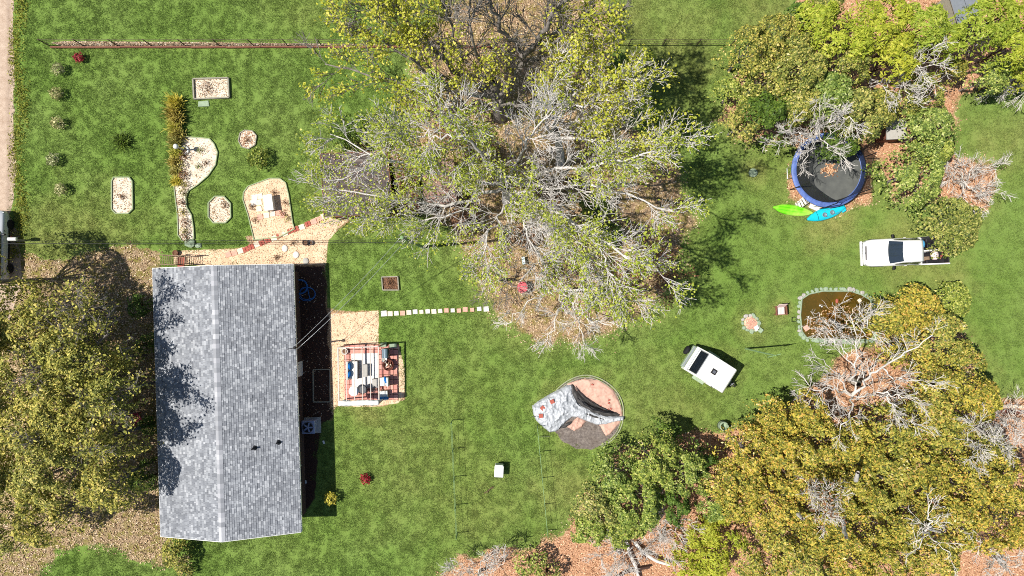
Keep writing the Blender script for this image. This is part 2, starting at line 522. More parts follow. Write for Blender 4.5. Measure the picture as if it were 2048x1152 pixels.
t.bump(t.math('ADD', nf, t.math('MULTIPLY', n_lit, 0.6)), 0.8, 0.06)
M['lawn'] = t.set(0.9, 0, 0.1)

nx, ny = 381, 241
xs, ys = np.linspace(-38, 38, nx), np.linspace(-24, 24, ny)
GX, GY = np.meshgrid(xs, ys)
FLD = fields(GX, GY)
V = np.stack([GX.ravel(), GY.ravel(), np.zeros(nx * ny)], 1)
ii = (np.arange(ny - 1)[:, None] * nx + np.arange(nx - 1)[None, :]).ravel()
lawn_me = fast_mesh('lawn', V, np.stack([ii, ii + 1, ii + nx + 1, ii + nx], 1))
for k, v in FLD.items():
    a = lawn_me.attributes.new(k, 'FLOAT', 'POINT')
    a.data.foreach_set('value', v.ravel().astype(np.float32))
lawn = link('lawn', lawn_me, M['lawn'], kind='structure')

def field_at(x, y, key):
    i = np.clip(np.round((np.asarray(x) + 38) / 76 * (nx - 1)).astype(int), 0, nx - 1)
    j = np.clip(np.round((np.asarray(y) + 24) / 48 * (ny - 1)).astype(int), 0, ny - 1)
    return FLD[key][j, i]

# beyond the plot the same field carries on to the horizon
mb = MB(); Q = 700
for x0, x1, y0, y1 in ((-Q, -38, -Q, Q), (38, Q, -Q, Q), (-38, 38, 24, Q), (-38, 38, -Q, -24)):
    mb.add([(x0, y0, 0), (x1, y0, 0), (x1, y1, 0), (x0, y1, 0)], [(0, 1, 2, 3)])
mb.build('surrounding_field', M['lawn'], kind='structure')

# lane ---------------------------------------------------------------
t = NT('gravel_lane')
n1, n2 = t.noise(2.2, 5, 0.7, 'pos'), t.noise(16, 4, 0.8, 'pos')
x = t.n('ShaderNodeSeparateXYZ'); t.l(t.co('pos'), x.inputs[0])
track = t.math('ABSOLUTE', t.math('SUBTRACT', t.math('ABSOLUTE', t.math('ADD', x.outputs[0], t.math('ADD', 33.95, t.math('MULTIPLY', t.noise(0.5, 2, .5, 'pos'), 0.3)))), 0.55))
c = t.ramp(n2, [(0.25, rgb(132, 110, 92)), (0.5, rgb(188, 166, 146)), (0.75, rgb(222, 206, 190))])
c2 = t.ramp(n1, [(0.3, rgb(150, 124, 100)), (0.7, rgb(214, 194, 172))])
c = t.mix(0.45, c, c2)
c = t.mix(t.math('MULTIPLY', t.ramp(track, [(0.0, (1, 1, 1, 1)), (0.25, (0, 0, 0, 1))]), 0.4), c, rgb(128, 108, 94))
t.col(c); t.bump(n2, 0.9, 0.05)
M['lane'] = t.set(0.95, 0, 0.1)
pts = []
for i in range(len(ROAD)):
    a, b = ROAD[i], ROAD[(i + 1) % len(ROAD)]
    n = max(1, int(math.hypot(b[0] - a[0], b[1] - a[1]) / 8)) if max(a[0], b[0]) > 0 else 1
    for j in range(n):
        q = j / n
        w = random.uniform(-2.2, 2.2) if 0 < q else 0
        pts.append((a[0] + (b[0] - a[0]) * q + w, a[1] + (b[1] - a[1]) * q))
mb = MB(); mb.v = [(*G(*p), 0.006) for p in pts]; mb.f = [tuple(range(len(pts)))]
bm = bmesh.new(); bm.from_mesh(mb.mesh('gravel_lane')); bmesh.ops.triangulate(bm, faces=bm.faces)
bmesh.ops.recalc_face_normals(bm, faces=bm.faces)
me = bpy.data.meshes.new('gravel_lane'); bm.to_mesh(me); bm.free()
link('gravel_lane', me, M['lane'], kind='structure')

# grass: blades gathered in small turf tufts, scattered over the lawn ------------------
def blade_tuft(name, n, R, hmin, hmax, w, rng):
    a = rng.random(n) * 6.283
    r = R * np.sqrt(rng.random(n))
    bx, by = r * np.cos(a), r * np.sin(a)
    th = rng.random(n) * 6.283
    L = hmin + (hmax - hmin) * rng.random(n)
    lean = 0.35 + 0.9 * rng.random(n)
    tx, ty, tz = bx + L * np.sin(lean) * np.cos(th), by + L * np.sin(lean) * np.sin(th), L * np.cos(lean)
    px_, py_ = -np.sin(th) * w * .5, np.cos(th) * w * .5
    z = np.zeros(n)
    V = np.stack([np.stack([bx - px_, by - py_, z], 1), np.stack([bx + px_, by + py_, z], 1), np.stack([tx, ty, tz], 1)], 1)
    return fast_mesh(name, V.reshape(-1, 3), np.arange(n * 3).reshape(-1, 3))

t = NT('grass_blade')
c, nf = lawn_colour(t, t.attr('dry', 'INSTANCER'))
k = t.ramp(t.rnd(), [(0, (0.55, 0.6, 0.55, 1)), (0.5, (1, 1, 1, 1)), (1, (1.6, 1.45, 1.55, 1))])
c = t.mix(1.0, c, k, 'MULTIPLY')
t.col(c); t.set(0.55, 0, 0.25); t.translucent(c, 0.3)
M['grass_blade'] = t.m
tuft_me = blade_tuft('grass_tuft', 60, 0.24, 0.04, 0.10, 0.026, RNG)
tuft_me.materials.append(M['grass_blade'])
tuft_ob = bpy.data.objects.new('grass_tuft', tuft_me)      # the one tuft that the scatter below repeats

def scatter_group(name, src, density, attr, smin, smax, carry=None):
    ng = bpy.data.node_groups.new(name, 'GeometryNodeTree')
    ng.interface.new_socket('Geometry', in_out='INPUT', socket_type='NodeSocketGeometry')
    ng.interface.new_socket('Geometry', in_out='OUTPUT', socket_type='NodeSocketGeometry')
    N = lambda ty: ng.nodes.new(ty)
    gi, go = N('NodeGroupInput'), N('NodeGroupOutput')
    d = N('GeometryNodeDistributePointsOnFaces')
    at = N('GeometryNodeInputNamedAttribute'); at.data_type = 'FLOAT'; at.inputs['Name'].default_value = attr
    mu = N('ShaderNodeMath'); mu.operation = 'MULTIPLY'; mu.inputs[1].default_value = density
    ng.links.new(at.outputs[0], mu.inputs[0])
    ng.links.new(gi.outputs[0], d.inputs['Mesh'])
    ng.links.new(mu.outputs[0], d.inputs['Density'])
    oi = N('GeometryNodeObjectInfo'); oi.inputs['Object'].default_value = src
    oi.inputs['As Instance'].default_value = True
    ip = N('GeometryNodeInstanceOnPoints')
    rv = N('FunctionNodeRandomValue'); rv.data_type = 'FLOAT_VECTOR'
    rv.inputs[0].default_value = (-0.1, -0.1, 0); rv.inputs[1].default_value = (0.1, 0.1, 6.2832)
    rs = N('FunctionNodeRandomValue'); rs.data_type = 'FLOAT'
    rs.inputs[2].default_value = smin; rs.inputs[3].default_value = smax
    ng.links.new(d.outputs['Points'], ip.inputs['Points'])
    ng.links.new(oi.outputs['Geometry'], ip.inputs['Instance'])
    ng.links.new(rv.outputs[0], ip.inputs['Rotation'])
    ng.links.new(rs.outputs[1], ip.inputs['Scale'])
    ng.links.new(ip.outputs[0], go.inputs[0])
    return ng

grass = link('grass', lawn_me, None, kind='stuff')
gm = grass.modifiers.new('scatter', 'NODES')
gm.node_group = scatter_group('grass_scatter', tuft_ob, 17.0, 'grass', 0.7, 1.25)

# fallen leaves and straw --------------------------------------------
def quads(C, size, rng, tilt=0.5, up=None, aspect=0.6, jit=0.4):
    """leaf shaped quads (diamonds) at the centres C; up: preferred normals"""
    n = len(C)
    N = rng.normal(size=(n, 3)) * tilt
    if up is None: N[:, 2] += 1.0
    else: N += up
    N /= np.linalg.norm(N, axis=1, keepdims=True) + 1e-9
    A = np.cross(N, rng.normal(size=(n, 3)))
    A /= np.linalg.norm(A, axis=1, keepdims=True) + 1e-9
    B = np.cross(N, A)
    s = size * (1 + jit * (rng.random((n, 1)) * 2 - 1))
    A *= s; B *= s * aspect
    bend = N * s * 0.18
    V = np.stack([C - A, C - B * 1.0 + bend, C + A, C + B * 1.0 + bend], 1)
    return V.reshape(-1, 3), np.arange(4 * n).reshape(-1, 4)

def litter_on(name, pts_xy, size, mat, rng, z=0.02, zj=0.03, parent=None, kind='stuff', label=None, aspect=0.5):
    C = np.column_stack([pts_xy, z + zj * rng.random(len(pts_xy))])
    V, F = quads(C, size, rng, 0.35, aspect=aspect)
    o = link(name, fast_mesh(name, V, F), mat, parent, kind)
    return o

def sample_field(key, n, rng, thr=None):
    x = rng.uniform(-36, 36, n); y = rng.uniform(-21, 21, n)
    f = field_at(x, y, key)
    m = rng.random(n) < f
    return x[m], y[m]

x, y = sample_field('wood', 260000, RNG)
wv, lv = field_at(x, y, 'warm'), field_at(x, y, 'left')
m = RNG.random(len(x)) < wv
hard = np.zeros(len(x), bool)
for poly in HARD[:11] + HARD[13:]:
    hard |= sd_poly(x, y, poly) < 0.02
litter_on('leaf_litter', np.column_stack([x, y])[m & ~hard], 0.055, M['litter_warm'], RNG)
litter_on('leaf_litter', np.column_stack([x, y])[~m & ~hard], 0.06, M['litter_tan'], RNG)

# weeds along the lane
xv = RNG.uniform(-33.6, -32.0, 9000); yv = RNG.uniform(2.0, 20.5, 9000)
keep = RNG.random(9000) < np.exp(-((xv + 32.9 + 0.25 * np.sin(yv * .9)) / 0.42) ** 2)
C = np.column_stack([xv[keep], yv[keep], 0.03 + 0.1 * RNG.random(keep.sum())])
Vq, Fq = quads(C, 0.07, RNG, 0.9, aspect=0.35)
link('verge_weeds', fast_mesh('verge_weeds', Vq, Fq), leafmat('leaf_verge', [(0, rgb(92, 82, 34)), (0.45, rgb(140, 138, 50)), (0.8, rgb(176, 172, 70)), (1, rgb(150, 120, 76))]), kind='stuff')

# ------------------------------------------------------------------ materials of built things
def shingles_mat(name, stops, isl=True):
    t = NT(name)
    c = t.ramp(t.rnd(), stops)
    n = t.noise(38, 3, 0.8)
    c = t.mix(1.0, c, t.ramp(n, [(0.3, (0.8, 0.8, 0.8, 1)), (0.7, (1.2, 1.2, 1.2, 1))]), 'MULTIPLY')
    n2 = t.noise(0.5, 3, 0.6)
    c = t.mix(1.0, c, t.ramp(n2, [(0.35, (0.9, 0.9, 0.9, 1)), (0.65, (1.08, 1.08, 1.08, 1))]), 'MULTIPLY')
    t.col(c); t.bump(n, 0.6, 0.01)
    return t.set(0.9, 0, 0.15)
M['shingle'] = shingles_mat('roof_shingle', [(0, rgb(114, 117, 122)), (0.3, rgb(128, 131, 136)), (0.6, rgb(140, 143, 147)), (0.82, rgb(150, 153, 157)), (0.87, rgb(158, 161, 164)), (1, rgb(170, 172, 175))])
M['shingle_brown'] = shingles_mat('shed_shingle', [(0, rgb(74, 66, 64)), (0.5, rgb(88, 79, 76)), (0.9, rgb(98, 89, 86)), (1, rgb(116, 106, 100))])
M['siding'] = solid('wall_siding', rgb(84, 66, 58), 0.8)
M['white_paint'] = solid('white_paint', rgb(222, 222, 216), 0.45, var=0.06, spec=0.4)
M['white_cloth'] = solid('white_cloth', rgb(222, 221, 214), 0.9, var=0.05, bump=0.2)
M['metal_grey'] = solid('grey_metal', rgb(128, 130, 134), 0.4, 0.7)
M['metal_dark'] = solid('dark_metal', rgb(52, 50, 52), 0.45, 0.5)
M['black'] = solid('black_plastic', rgb(28, 28, 31), 0.5)
M['rubber'] = solid('black_rubber', rgb(30, 30, 31), 0.85)
M['glass'] = solid('dark_glass', rgb(34, 44, 54), 0.06, 0.0, var=0.05, spec=0.8)
M['blue'] = solid('blue_fabric', rgb(24, 100, 168), 0.85, bump=0.2)
M['wood'] = solid('weathered_wood', rgb(132, 112, 92), 0.85, var=0.25, scale=9, bump=0.3, isl=0.15)
M['wood_red'] = solid('red_brown_wood', rgb(116, 74, 58), 0.8, var=0.25, scale=9, isl=0.15)
M['wood_grey'] = solid('grey_timber', rgb(142, 138, 122), 0.9, var=0.22, scale=8, bump=0.3, isl=0.15)
M['edge_green'] = solid('pale_green_edging', rgb(142, 154, 118), 0.8, var=0.15, scale=5, isl=0.12)
M['concrete'] = solid('concrete', rgb(168, 164, 156), 0.9, var=0.12, scale=5, bump=0.3)
M['cream_tile'] = solid('cream_paver', rgb(222, 206, 182), 0.9, var=0.12, scale=8, bump=0.3)
M['pink_tile'] = solid('pink_paver', rgb(206, 158, 138), 0.9, var=0.15, scale=8, bump=0.3)
M['brick_tile'] = solid('red_brick_paver', rgb(164, 88, 74), 0.9, var=0.22, scale=12, bump=0.3)
M['patio_tile'] = solid('patio_paver', rgb(204, 144, 132), 0.9, var=0.14, scale=9, bump=0.3)
M['stone_pale'] = solid('pale_stone', rgb(214, 210, 200), 0.9, var=0.12, scale=7, bump=0.4)
M['stone_green'] = solid('grey_green_stone', rgb(142, 158, 132), 0.9, var=0.2, scale=4, bump=0.5)
M['galv'] = solid('galvanised_steel', rgb(168, 172, 174), 0.4, 0.6)

def fill_mat(name, c0, c1, c2, scale=14):
    t = NT(name)
    n, n2 = t.noise(scale, 5, 0.8, 'pos'), t.noise(1.6, 4, 0.6, 'pos')
    c = t.ramp(n, [(0.28, c0), (0.5, c1), (0.74, c2)])
    c = t.mix(1.0, c, t.ramp(n2, [(0.35, (0.86, 0.83, 0.8, 1)), (0.65, (1.1, 1.1, 1.1, 1))]), 'MULTIPLY')
    t.col(c); t.bump(n, 0.8, 0.03)
    return t.set(0.95, 0, 0.1)
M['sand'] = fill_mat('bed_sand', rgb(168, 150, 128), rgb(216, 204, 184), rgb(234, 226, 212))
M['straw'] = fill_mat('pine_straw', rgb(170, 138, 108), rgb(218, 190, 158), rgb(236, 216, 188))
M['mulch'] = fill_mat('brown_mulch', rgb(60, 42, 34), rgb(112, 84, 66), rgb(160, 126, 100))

# ------------------------------------------------------------------ the house
hz_c = Vector((-17.93, -7.05, 0)); HROT = math.radians(1.75)
house = thing('house', 'long single storey house with a grey shingled gable roof', 'house', hz_c, HROT)
HW, HL, EZ, RZ = 4.38, 8.4, 2.62, 3.92
pitch = math.atan2(RZ - EZ, HW)
mb = MB()
mb.box((0, -HL + 0.45, 1.25), (2 * HW - 0.8, 0.12, 2.5)).box((0, HL - 0.45, 1.25), (2 * HW - 0.8, 0.12, 2.5))
mb.box((-HW + 0.46, 0, 1.25), (0.12, 2 * HL - 1.02, 2.5)).box((HW - 0.46, 0, 1.25), (0.12, 2 * HL - 1.02, 2.5))
for s in (-1, 1):
    y = s * (HL - 0.45)
    mb.add([(-HW + .4, y - .06, 2.5), (HW - .4, y - .06, 2.5), (0, y - .06, RZ - .12), (-HW + .4, y + .06, 2.5), (HW - .4, y + .06, 2.5), (0, y + .06, RZ - .12)],
           [(0, 1, 2), (5, 4, 3), (0, 3, 4, 1), (1, 4, 5, 2), (2, 5, 3, 0)])
mb.build('wall', M['siding'], house, recalc=True)
roof = MB()
for s in (-1, 1):
    roof.add([(s * HW, -HL, EZ - .07), (s * HW, HL, EZ - .07), (0, HL, RZ - .07), (0, -HL, RZ - .07), (s * HW, -HL, EZ), (s * HW, HL, EZ), (0, HL, RZ), (0, -HL, RZ)],
             [(0, 1, 2, 3), (7, 6, 5, 4), (0, 4, 5, 1), (0, 3, 7, 4), (1, 5, 6, 2)])
roof_o = roof.build('roof', M['shingle_brown'], house, recalc=True)
for s in (-1, 1):
    mb = MB()
    sl = math.hypot(HW, RZ - EZ)
    ncourse = 33
    ux = Vector((-s * math.cos(pitch), 0, math.sin(pitch)))      # up the slope
    nn = Vector((s * math.sin(pitch), 0, math.cos(pitch)))
    base = Vector((s * (HW + .03), 0, EZ))
    for i in range(ncourse):
        d0, d1 = i * sl / ncourse, (i + 1) * sl / ncourse + .015
        y = -HL - random.uniform(0, 0.3)
        while y < HL:
            w = random.choice((0.12, 0.16, 0.2, 0.26)) * random.uniform(.85, 1.15)
            y0, y1 = max(y, -HL - .02), min(y + w, HL + .02)
            if y1 - y0 > .03:
                th = random.uniform(.018, .036)
                a, b = base + ux * d0, base + ux * d1
                q = [a + nn * th, a + nn * th, b + nn * .006, b + nn * .006, a - nn * .002, a - nn * .002]
                ys_ = (y0, y1 - .008, y1 - .008, y0, y0, y1 - .008)
                vs = [(p.x, yy, p.z) for p, yy in zip(q, ys_)]
                mb.add(vs, [(0, 1, 2, 3), (4, 5, 1, 0)] if s > 0 else [(3, 2, 1, 0), (0, 1, 5, 4)])
            y += w
    mb.build('shingle_course', M['shingle'], roof_o, kind='stuff')
cap_me = MB()
cw = 0.2
cap_me.add([(-cw, -.17, -cw * .28), (0, -.17, .03), (cw, -.17, -cw * .28), (-cw, .17, -cw * .28 - .015), (0, .17, .012), (cw, .17, -cw * .28 - .015),
            (-cw, -.17, -cw * .28 - .03), (0, -.17, -.01), (cw, -.17, -cw * .28 - .03)], [(0, 1, 4, 3), (1, 2, 5, 4), (6, 7, 1, 0), (7, 8, 2, 1)])
cap_tones = [solid('ridge_cap_%d' % i, rgb(*c), 0.9, var=.08, scale=30) for i, c in enumerate(((150, 152, 156), (162, 163, 167), (138, 140, 144), (176, 177, 180)))]
caps = []
for m in cap_tones:
    me = cap_me.mesh('ridge_cap'); me.materials.append(m); caps.append(me)
for i in range(57):
    o = link('ridge_cap', random.choice(caps), None, roof_o)
    o.location = (0, -HL + .15 + i * (2 * HL - .3) / 56, RZ + .045)
for s in (-1, 1):
    MB().box((s * (HW + .05), 0, EZ - .1), (.05, 2 * HL + .06, .15)).build('fascia_board', M['white_paint'], roof_o)
    MB().bar((s * (HW + .02), -HL - .03, EZ - .02), (0, -HL - .03, RZ - .03), .03, .16).build('rake_board', M['white_paint'], roof_o)
    MB().bar((s * (HW + .02), HL + .03, EZ - .02), (0, HL + .03, RZ - .03), .03, .16).build('rake_board', M['white_paint'], roof_o)
def on_roof(px, py, z):
    w = P(px, py, z) - hz_c
    return Vector((w.x * math.cos(-HROT) - w.y * math.sin(-HROT), w.x * math.sin(-HROT) + w.y * math.cos(-HROT), z))
for px, py, hgt in ((513, 893, .42), (556, 885, .3)):
    p = on_roof(px, py, 3.0); z = RZ - abs(p.x) * math.tan(pitch)
    v = MB().lathe([(.17, 0), (.16, .03), (.07, .07), (.055, .1), (.055, hgt), (.035, hgt), (.035, .1)], 12).build('vent_pipe', M['black'], house, True)
    v.location = (p.x, p.y, z)
for y in (-5.2, -0.8, 4.2):
    f = MB().box((HW - .38, y, 1.5), (.08, 1.2, 1.1)).build('window', M['white_paint'], house)
    MB().box((HW - .33, y, 1.5), (.03, 1.04, .94)).build('pane', M['glass'], f)
d = MB().box((HW - .38, 1.6, 1.05), (.07, .95, 2.05)).build('door', M['white_paint'], house)
MB().ball((HW - .32, 1.95, 1.0), .035, 8, 6).build('handle', M['metal_grey'], d)
# service mast at the right eave
mp = on_roof(592, 694, 3.0)
mast = MB()
mast.tube([(mp.x + .1, mp.y, 1.2), (mp.x + .1, mp.y, 3.55)], .04, 8)
mast.lathe([(.05, 0), (.1, .03), (.1, .12), (.03, .2)], 10, (mp.x + .1, mp.y, 3.5))
mast.tube([(mp.x + .1, mp.y, 3.3), (mp.x - .55, mp.y - .12, 2.95)], .022, 6)
mast.build('service_mast', M['metal_dark'], house)

# overhead lines and their pole
pole_xy = G(845, 494)
pole = thing('utility_pole', 'slim pale green utility pole rising from the lawn under the big tree', 'pole', (*pole_xy, 0))
M['pole'] = solid('pole_green_grey', rgb(122, 150, 104), 0.8, var=.2)
MB().tube([(0, 0, 0), (0, 0, 8.6)], [.1, .075], 10).build('shaft', M['pole'], pole)
MB().lathe([(.1, 8.6), (.1, 8.68), (.02, 8.72)], 10).build('cap', M['pole'], pole)
def wire(name, label, a, b, sag, r=.014, mat='black'):
    a, b = Vector(a), Vector(b); pts = []
    for i in range(25):
        q = i / 24; p = a.lerp(b, q); p.z -= sag * 4 * q * (1 - q); pts.append(p)
    o = MB().tube(pts, r, 5).build(name, M[mat], None, True)
    return tag(o, label, 'cable')
wa, wb = P(-90, 482, 6.0), P(-90, 487, 5.6)
pt = Vector((*pole_xy, 0))
wire('overhead_cable', 'upper of the two black cables running from the lane to the green pole', wa, pt + Vector((0, 0.05, 6.2)), .4)
wire('overhead_cable', 'lower of the two black cables running from the lane to the green pole', wb, pt + Vector((0, -.05, 5.5)), .4)
mw = house.matrix_basis @ Vector((mp.x + .12, mp.y, 3.55))
wire('service_cable', 'pale service cable from the roof mast, the one nearer the top of the picture', mw + Vector((0, .1, .05)), pt + Vector((-.1, 0.06, 8.3)), .7, .011, 'galv')
wire('service_cable', 'pale service cable from the roof mast, the one nearer the patio', mw + Vector((.1, -.1, -.05)), pt + Vector((.1, -.05, 7.7)), .9, .011, 'galv')

# ------------------------------------------------------------------ air conditioner and hoses beside the house
x, y = P(616, 855, .8).xy
ac = thing('air_conditioner', 'square grey outdoor air conditioner on a slab beside the house wall', 'air conditioner', (x, y, 0), HROT)
MB().box((.08, 0, .05), (1.12, 1.05, .1)).build('slab', M['concrete'], ac)
M['ac'] = solid('ac_steel', rgb(150, 160, 190), .5, .2)
MB().box((0, 0, .45), (.88, .86, .7)).build('casing', M['ac'], ac, bevel=.06)
MB().lathe([(.36, .8), (.36, .825), (.32, .825), (.32, .8)], 24).build('fan_guard', M['metal_grey'], ac)
mb = MB().lathe([(.31, .8), (.31, .806)], 24); mb.build('fan_opening', M['black'], ac)
mb = MB()
for i in range(5):
    a = i * 1.2566
    mb.box((.17 * math.cos(a), .17 * math.sin(a), .815), (.26, .1, .008), a)
mb.lathe([(.07, .81), (.07, .83), (.02, .84)], 10)
mb.build('fan_blade', M['ac'], ac)
x, y = G(604, 578)
pts = []
for i in range(64):
    a = i * .3; r = .46 + .03 * math.sin(a * .37)
    pts.append((x - .08 + r * math.cos(a), y + .16 + r * math.sin(a), .05 + .002 * i))
for i in range(44):
    a = i * .3 - 1.2; r = .42 + .05 * math.sin(a * .41)
    pts.append((x + .36 + 1.25 * r * math.cos(a), y - .32 + r * math.sin(a), .05 + .002 * i))
tag(MB().tube(pts, .026, 5).build('garden_hose', solid('hose_blue', rgb(52, 110, 176), .5), None, True), 'coiled blue garden hose lying in the shade beside the house', 'hose')
x, y = G(594, 608)
wc = thing('watering_can', 'small bright blue watering can in the shade below the coiled hose', 'watering can', (x, y, 0), .5)
M['blue_plastic'] = solid('blue_plastic', rgb(30, 110, 200), .4)
MB().lathe([(.12, 0), (.13, .05), (.12, .24), (.1, .26)], 14).build('body', M['blue_plastic'], wc, True)
MB().tube([(.1, 0, .08), (.24, 0, .2), (.32, 0, .3)], [.03, .02, .03], 8).build('spout', M['blue_plastic'], wc)
MB().tube([(-.1, 0, .05), (-.2, 0, .16), (-.12, 0, .3), (.05, 0, .27)], .014, 6).build('handle', M['blue_plastic'], wc)
x, y = G(590, 597)
sp = thing('hose_bib_stub', 'short cream pipe stub sticking out beside the blue hose coil', 'pipe', (x, y, 0))
MB().tube([(-.15, .05, .3), (.2, -.02, .3)], .03, 8).build('pipe', M['white_paint'], sp)
MB().tube([(.18, -.02, .3), (.2, -.02, .02)], .025, 8).build('riser', M['white_paint'], sp)
# timber frame of the small landing
lf = thing('landing_surround', 'flat pale timber frame on the ground between house and patio', 'frame', (*G(644, 771), 0), HROT * .3)
for a, b in (((-.56, -1.08), (.56, -1.08)), ((-.56, 1.08), (.56, 1.08)), ((-.56, -1.05), (-.56, 1.05)), ((.56, -1.05), (.56, 1.05))):
    MB().bar((*a, .06), (*b, .06), .06, .12).build('board', M['wood_grey'], lf)
for (px, py), l in (((648, 884), 'white card lying on the shaded grass beside the air conditioner'), ((612, 963), 'tiny white scrap lying in the dark strip by the house wall')):
    tag(MB().box((*G(px, py), .07), (.12, .22, .02), .3).build('paper_scrap', M['white_paint']), l, 'paper')

# ------------------------------------------------------------------ sheds under the big tree
def slope_roof(name, label, corners, zs, wallz, mat, cat='shed', corrug=False):
    """corners: photograph pixels of the roof corners TL,TR,BR,BL with heights zs"""
    c = [P(px, py, z) for (px, py), z in zip(corners, zs)]
    ctr = sum(c, Vector()) / 4
    sh = thing(name, label, cat, (ctr.x, ctr.y, 0))
    q = [Vector((p.x - ctr.x, p.y - ctr.y, p.z)) for p in c]
    dn = Vector((0, 0, .06))
    MB().add([*q, *[p - dn for p in q]], [(3, 2, 1, 0), (4, 5, 6, 7), (0, 1, 5, 4), (1, 2, 6, 5), (2, 3, 7, 6), (3, 0, 4, 7)]).build('roof', M['wood'], sh, recalc=True)
    k = [p * .93 for p in q]
    mb = MB()
    for i in range(4):
        a, b = k[i], k[(i + 1) % 4]
        za, zb = q[i].z - .1, q[(i + 1) % 4].z - .1
        n = Vector((-(b - a).y, (b - a).x, 0)).normalized() * .04
        vs = [(a.x + n.x, a.y + n.y, 0), (b.x + n.x, b.y + n.y, 0), (b.x + n.x, b.y + n.y, zb), (a.x + n.x, a.y + n.y, za),
              (a.x - n.x, a.y - n.y, 0), (b.x - n.x, b.y - n.y, 0), (b.x - n.x, b.y - n.y, zb), (a.x - n.x, a.y - n.y, za)]
        mb.add(vs, [(0, 1, 2, 3), (7, 6, 5, 4), (0, 4, 5, 1), (1, 5, 6, 2), (2, 6, 7, 3), (3, 7, 4, 0)])
    mb.build('wall', M['wood_red'], sh, recalc=True)
    return sh, q
sh, q = slope_roof('garden_shed', 'brown shingled garden shed half hidden by the left branches', [(641, 307), (774, 303), (788, 428), (648, 434)], (2.5, 2.5, 2.9, 2.9), 2.3, M['shingle_brown'])
def courses(sh, q, n, mat, wmin, wmax, thk=.03, along='v'):
    mb = MB(); tl, tr, br, bl = q
    up = (tr - tl).cross(bl - tl).normalized()
    if up.z < 0: up = -up
    for i in range(n):
        a0, a1 = tl.lerp(bl, i / n), tr.lerp(br, i / n)
        b0, b1 = tl.lerp(bl, (i + 1.06) / n), tr.lerp(br, (i + 1.06) / n)
        L = (a1 - a0).length; u = -random.uniform(0, .2)
        while u < L:
            w = random.uniform(wmin, wmax)
            f0, f1 = max(0, u) / L, min(L, u + w - .012) / L
            if f1 > f0:
                t = thk * random.uniform(.7, 1.2)
                p = [b0.lerp(b1, f0) + up * .006, b0.lerp(b1, f1) + up * .006, a0.lerp(a1, f1) + up * t, a0.lerp(a1, f0) + up * t, a0.lerp(a1, f1), a0.lerp(a1, f0)]
                mb.add(p, [(0, 1, 2, 3), (3, 2, 4, 5)])
            u += w
    return mb
courses(sh, [q[3], q[2], q[1], q[0]][0:4] if False else q, 27, None, .25, .5).build('shingle_course', M['shingle_brown'], sh, kind='stuff', recalc=False)
for i in range(4):
    a, b = q[i], q[(i + 1) % 4]
    MB().bar(a + Vector((0, 0, -.02)), b + Vector((0, 0, -.02)), .04, .12).build('fascia_board', M['wood_red'], sh)
sh2, q2 = slope_roof('lean_to', 'narrow brown plank roofed lean-to right of the shingled shed', [(784, 300), (834, 302), (838, 420), (792, 424)], (2.2, 2.1, 2.1, 2.2), 2, M['shingle_brown'])
for i in range(6):
    a0, a1 = q2[0].lerp(q2[1], i / 6 + .008), q2[3].lerp(q2[2], i / 6 + .008)
    b0, b1 = q2[0].lerp(q2[1], (i + 1) / 6 - .008), q2[3].lerp(q2[2], (i + 1) / 6 - .008)
    up = Vector((0, 0, .03 + .01 * (i % 2)))
    vs = [a0, b0, b1, a1, a0 + up, b0 + up, b1 + up, a1 + up]
    MB().add(vs, [(3, 2, 1, 0), (4, 5, 6, 7), (0, 1, 5, 4), (1, 2, 6, 5), (2, 3, 7, 6), (3, 0, 4, 7)]).build('roof_plank', M['wood_red'] if i % 3 else M['wood'], sh2, recalc=True)
M['roof_pink'] = solid('faded_roof_tin', rgb(150, 120, 108), .8, var=.3, scale=2.5)
sh3, q3 = slope_roof('wood_store', 'faded tin roofed wood store under the tree, furthest from the lawn beds', [(842, 316), (908, 318), (914, 408), (848, 412)], (1.9, 1.7, 1.7, 1.9), 2, M['roof_pink'])
for i in range(5):
    a0, a1 = q3[0].lerp(q3[1], i / 5 + .006), q3[3].lerp(q3[2], i / 5 + .006)
    b0, b1 = q3[0].lerp(q3[1], (i + 1) / 5 - .006), q3[3].lerp(q3[2], (i + 1) / 5 - .006)
    up = Vector((0, 0, .025 + .012 * (i % 2)))
    vs = [a0, b0, b1, a1, a0 + up, b0 + up, b1 + up, a1 + up]
    MB().add(vs, [(3, 2, 1, 0), (4, 5, 6, 7), (0, 1, 5, 4), (1, 2, 6, 5), (2, 3, 7, 6), (3, 0, 4, 7)]).build('roof_sheet', M['roof_pink'], sh3, recalc=True)
for sobj, qq in ((sh, q), (sh2, q2), (sh3, q3)):           # leaves lying on the roofs
    n = 260
    uu, vv = RNG.random(n), RNG.random(n)
    pts = np.array([list(qq[0].lerp(qq[1], a).lerp(qq[3].lerp(qq[2], a), b)) for a, b in zip(uu, vv)])
    Vq, Fq = quads(pts + np.array([0, 0, .06]), .06, RNG, .3)
    link('fallen_leaf', fast_mesh('fallen_leaf', Vq, Fq), M['litter_tan'], sobj, 'stuff')

# ------------------------------------------------------------------ garden beds
def inside_samples(poly, n, rng, margin=.05):
    b = np.asarray(poly)
    x = rng.uniform(b[:, 0].min(), b[:, 0].max(), n); y = rng.uniform(b[:, 1].min(), b[:, 1].max(), n)
    m = sd_poly(x, y, poly) < -margin
    return np.column_stack([x, y])[m]

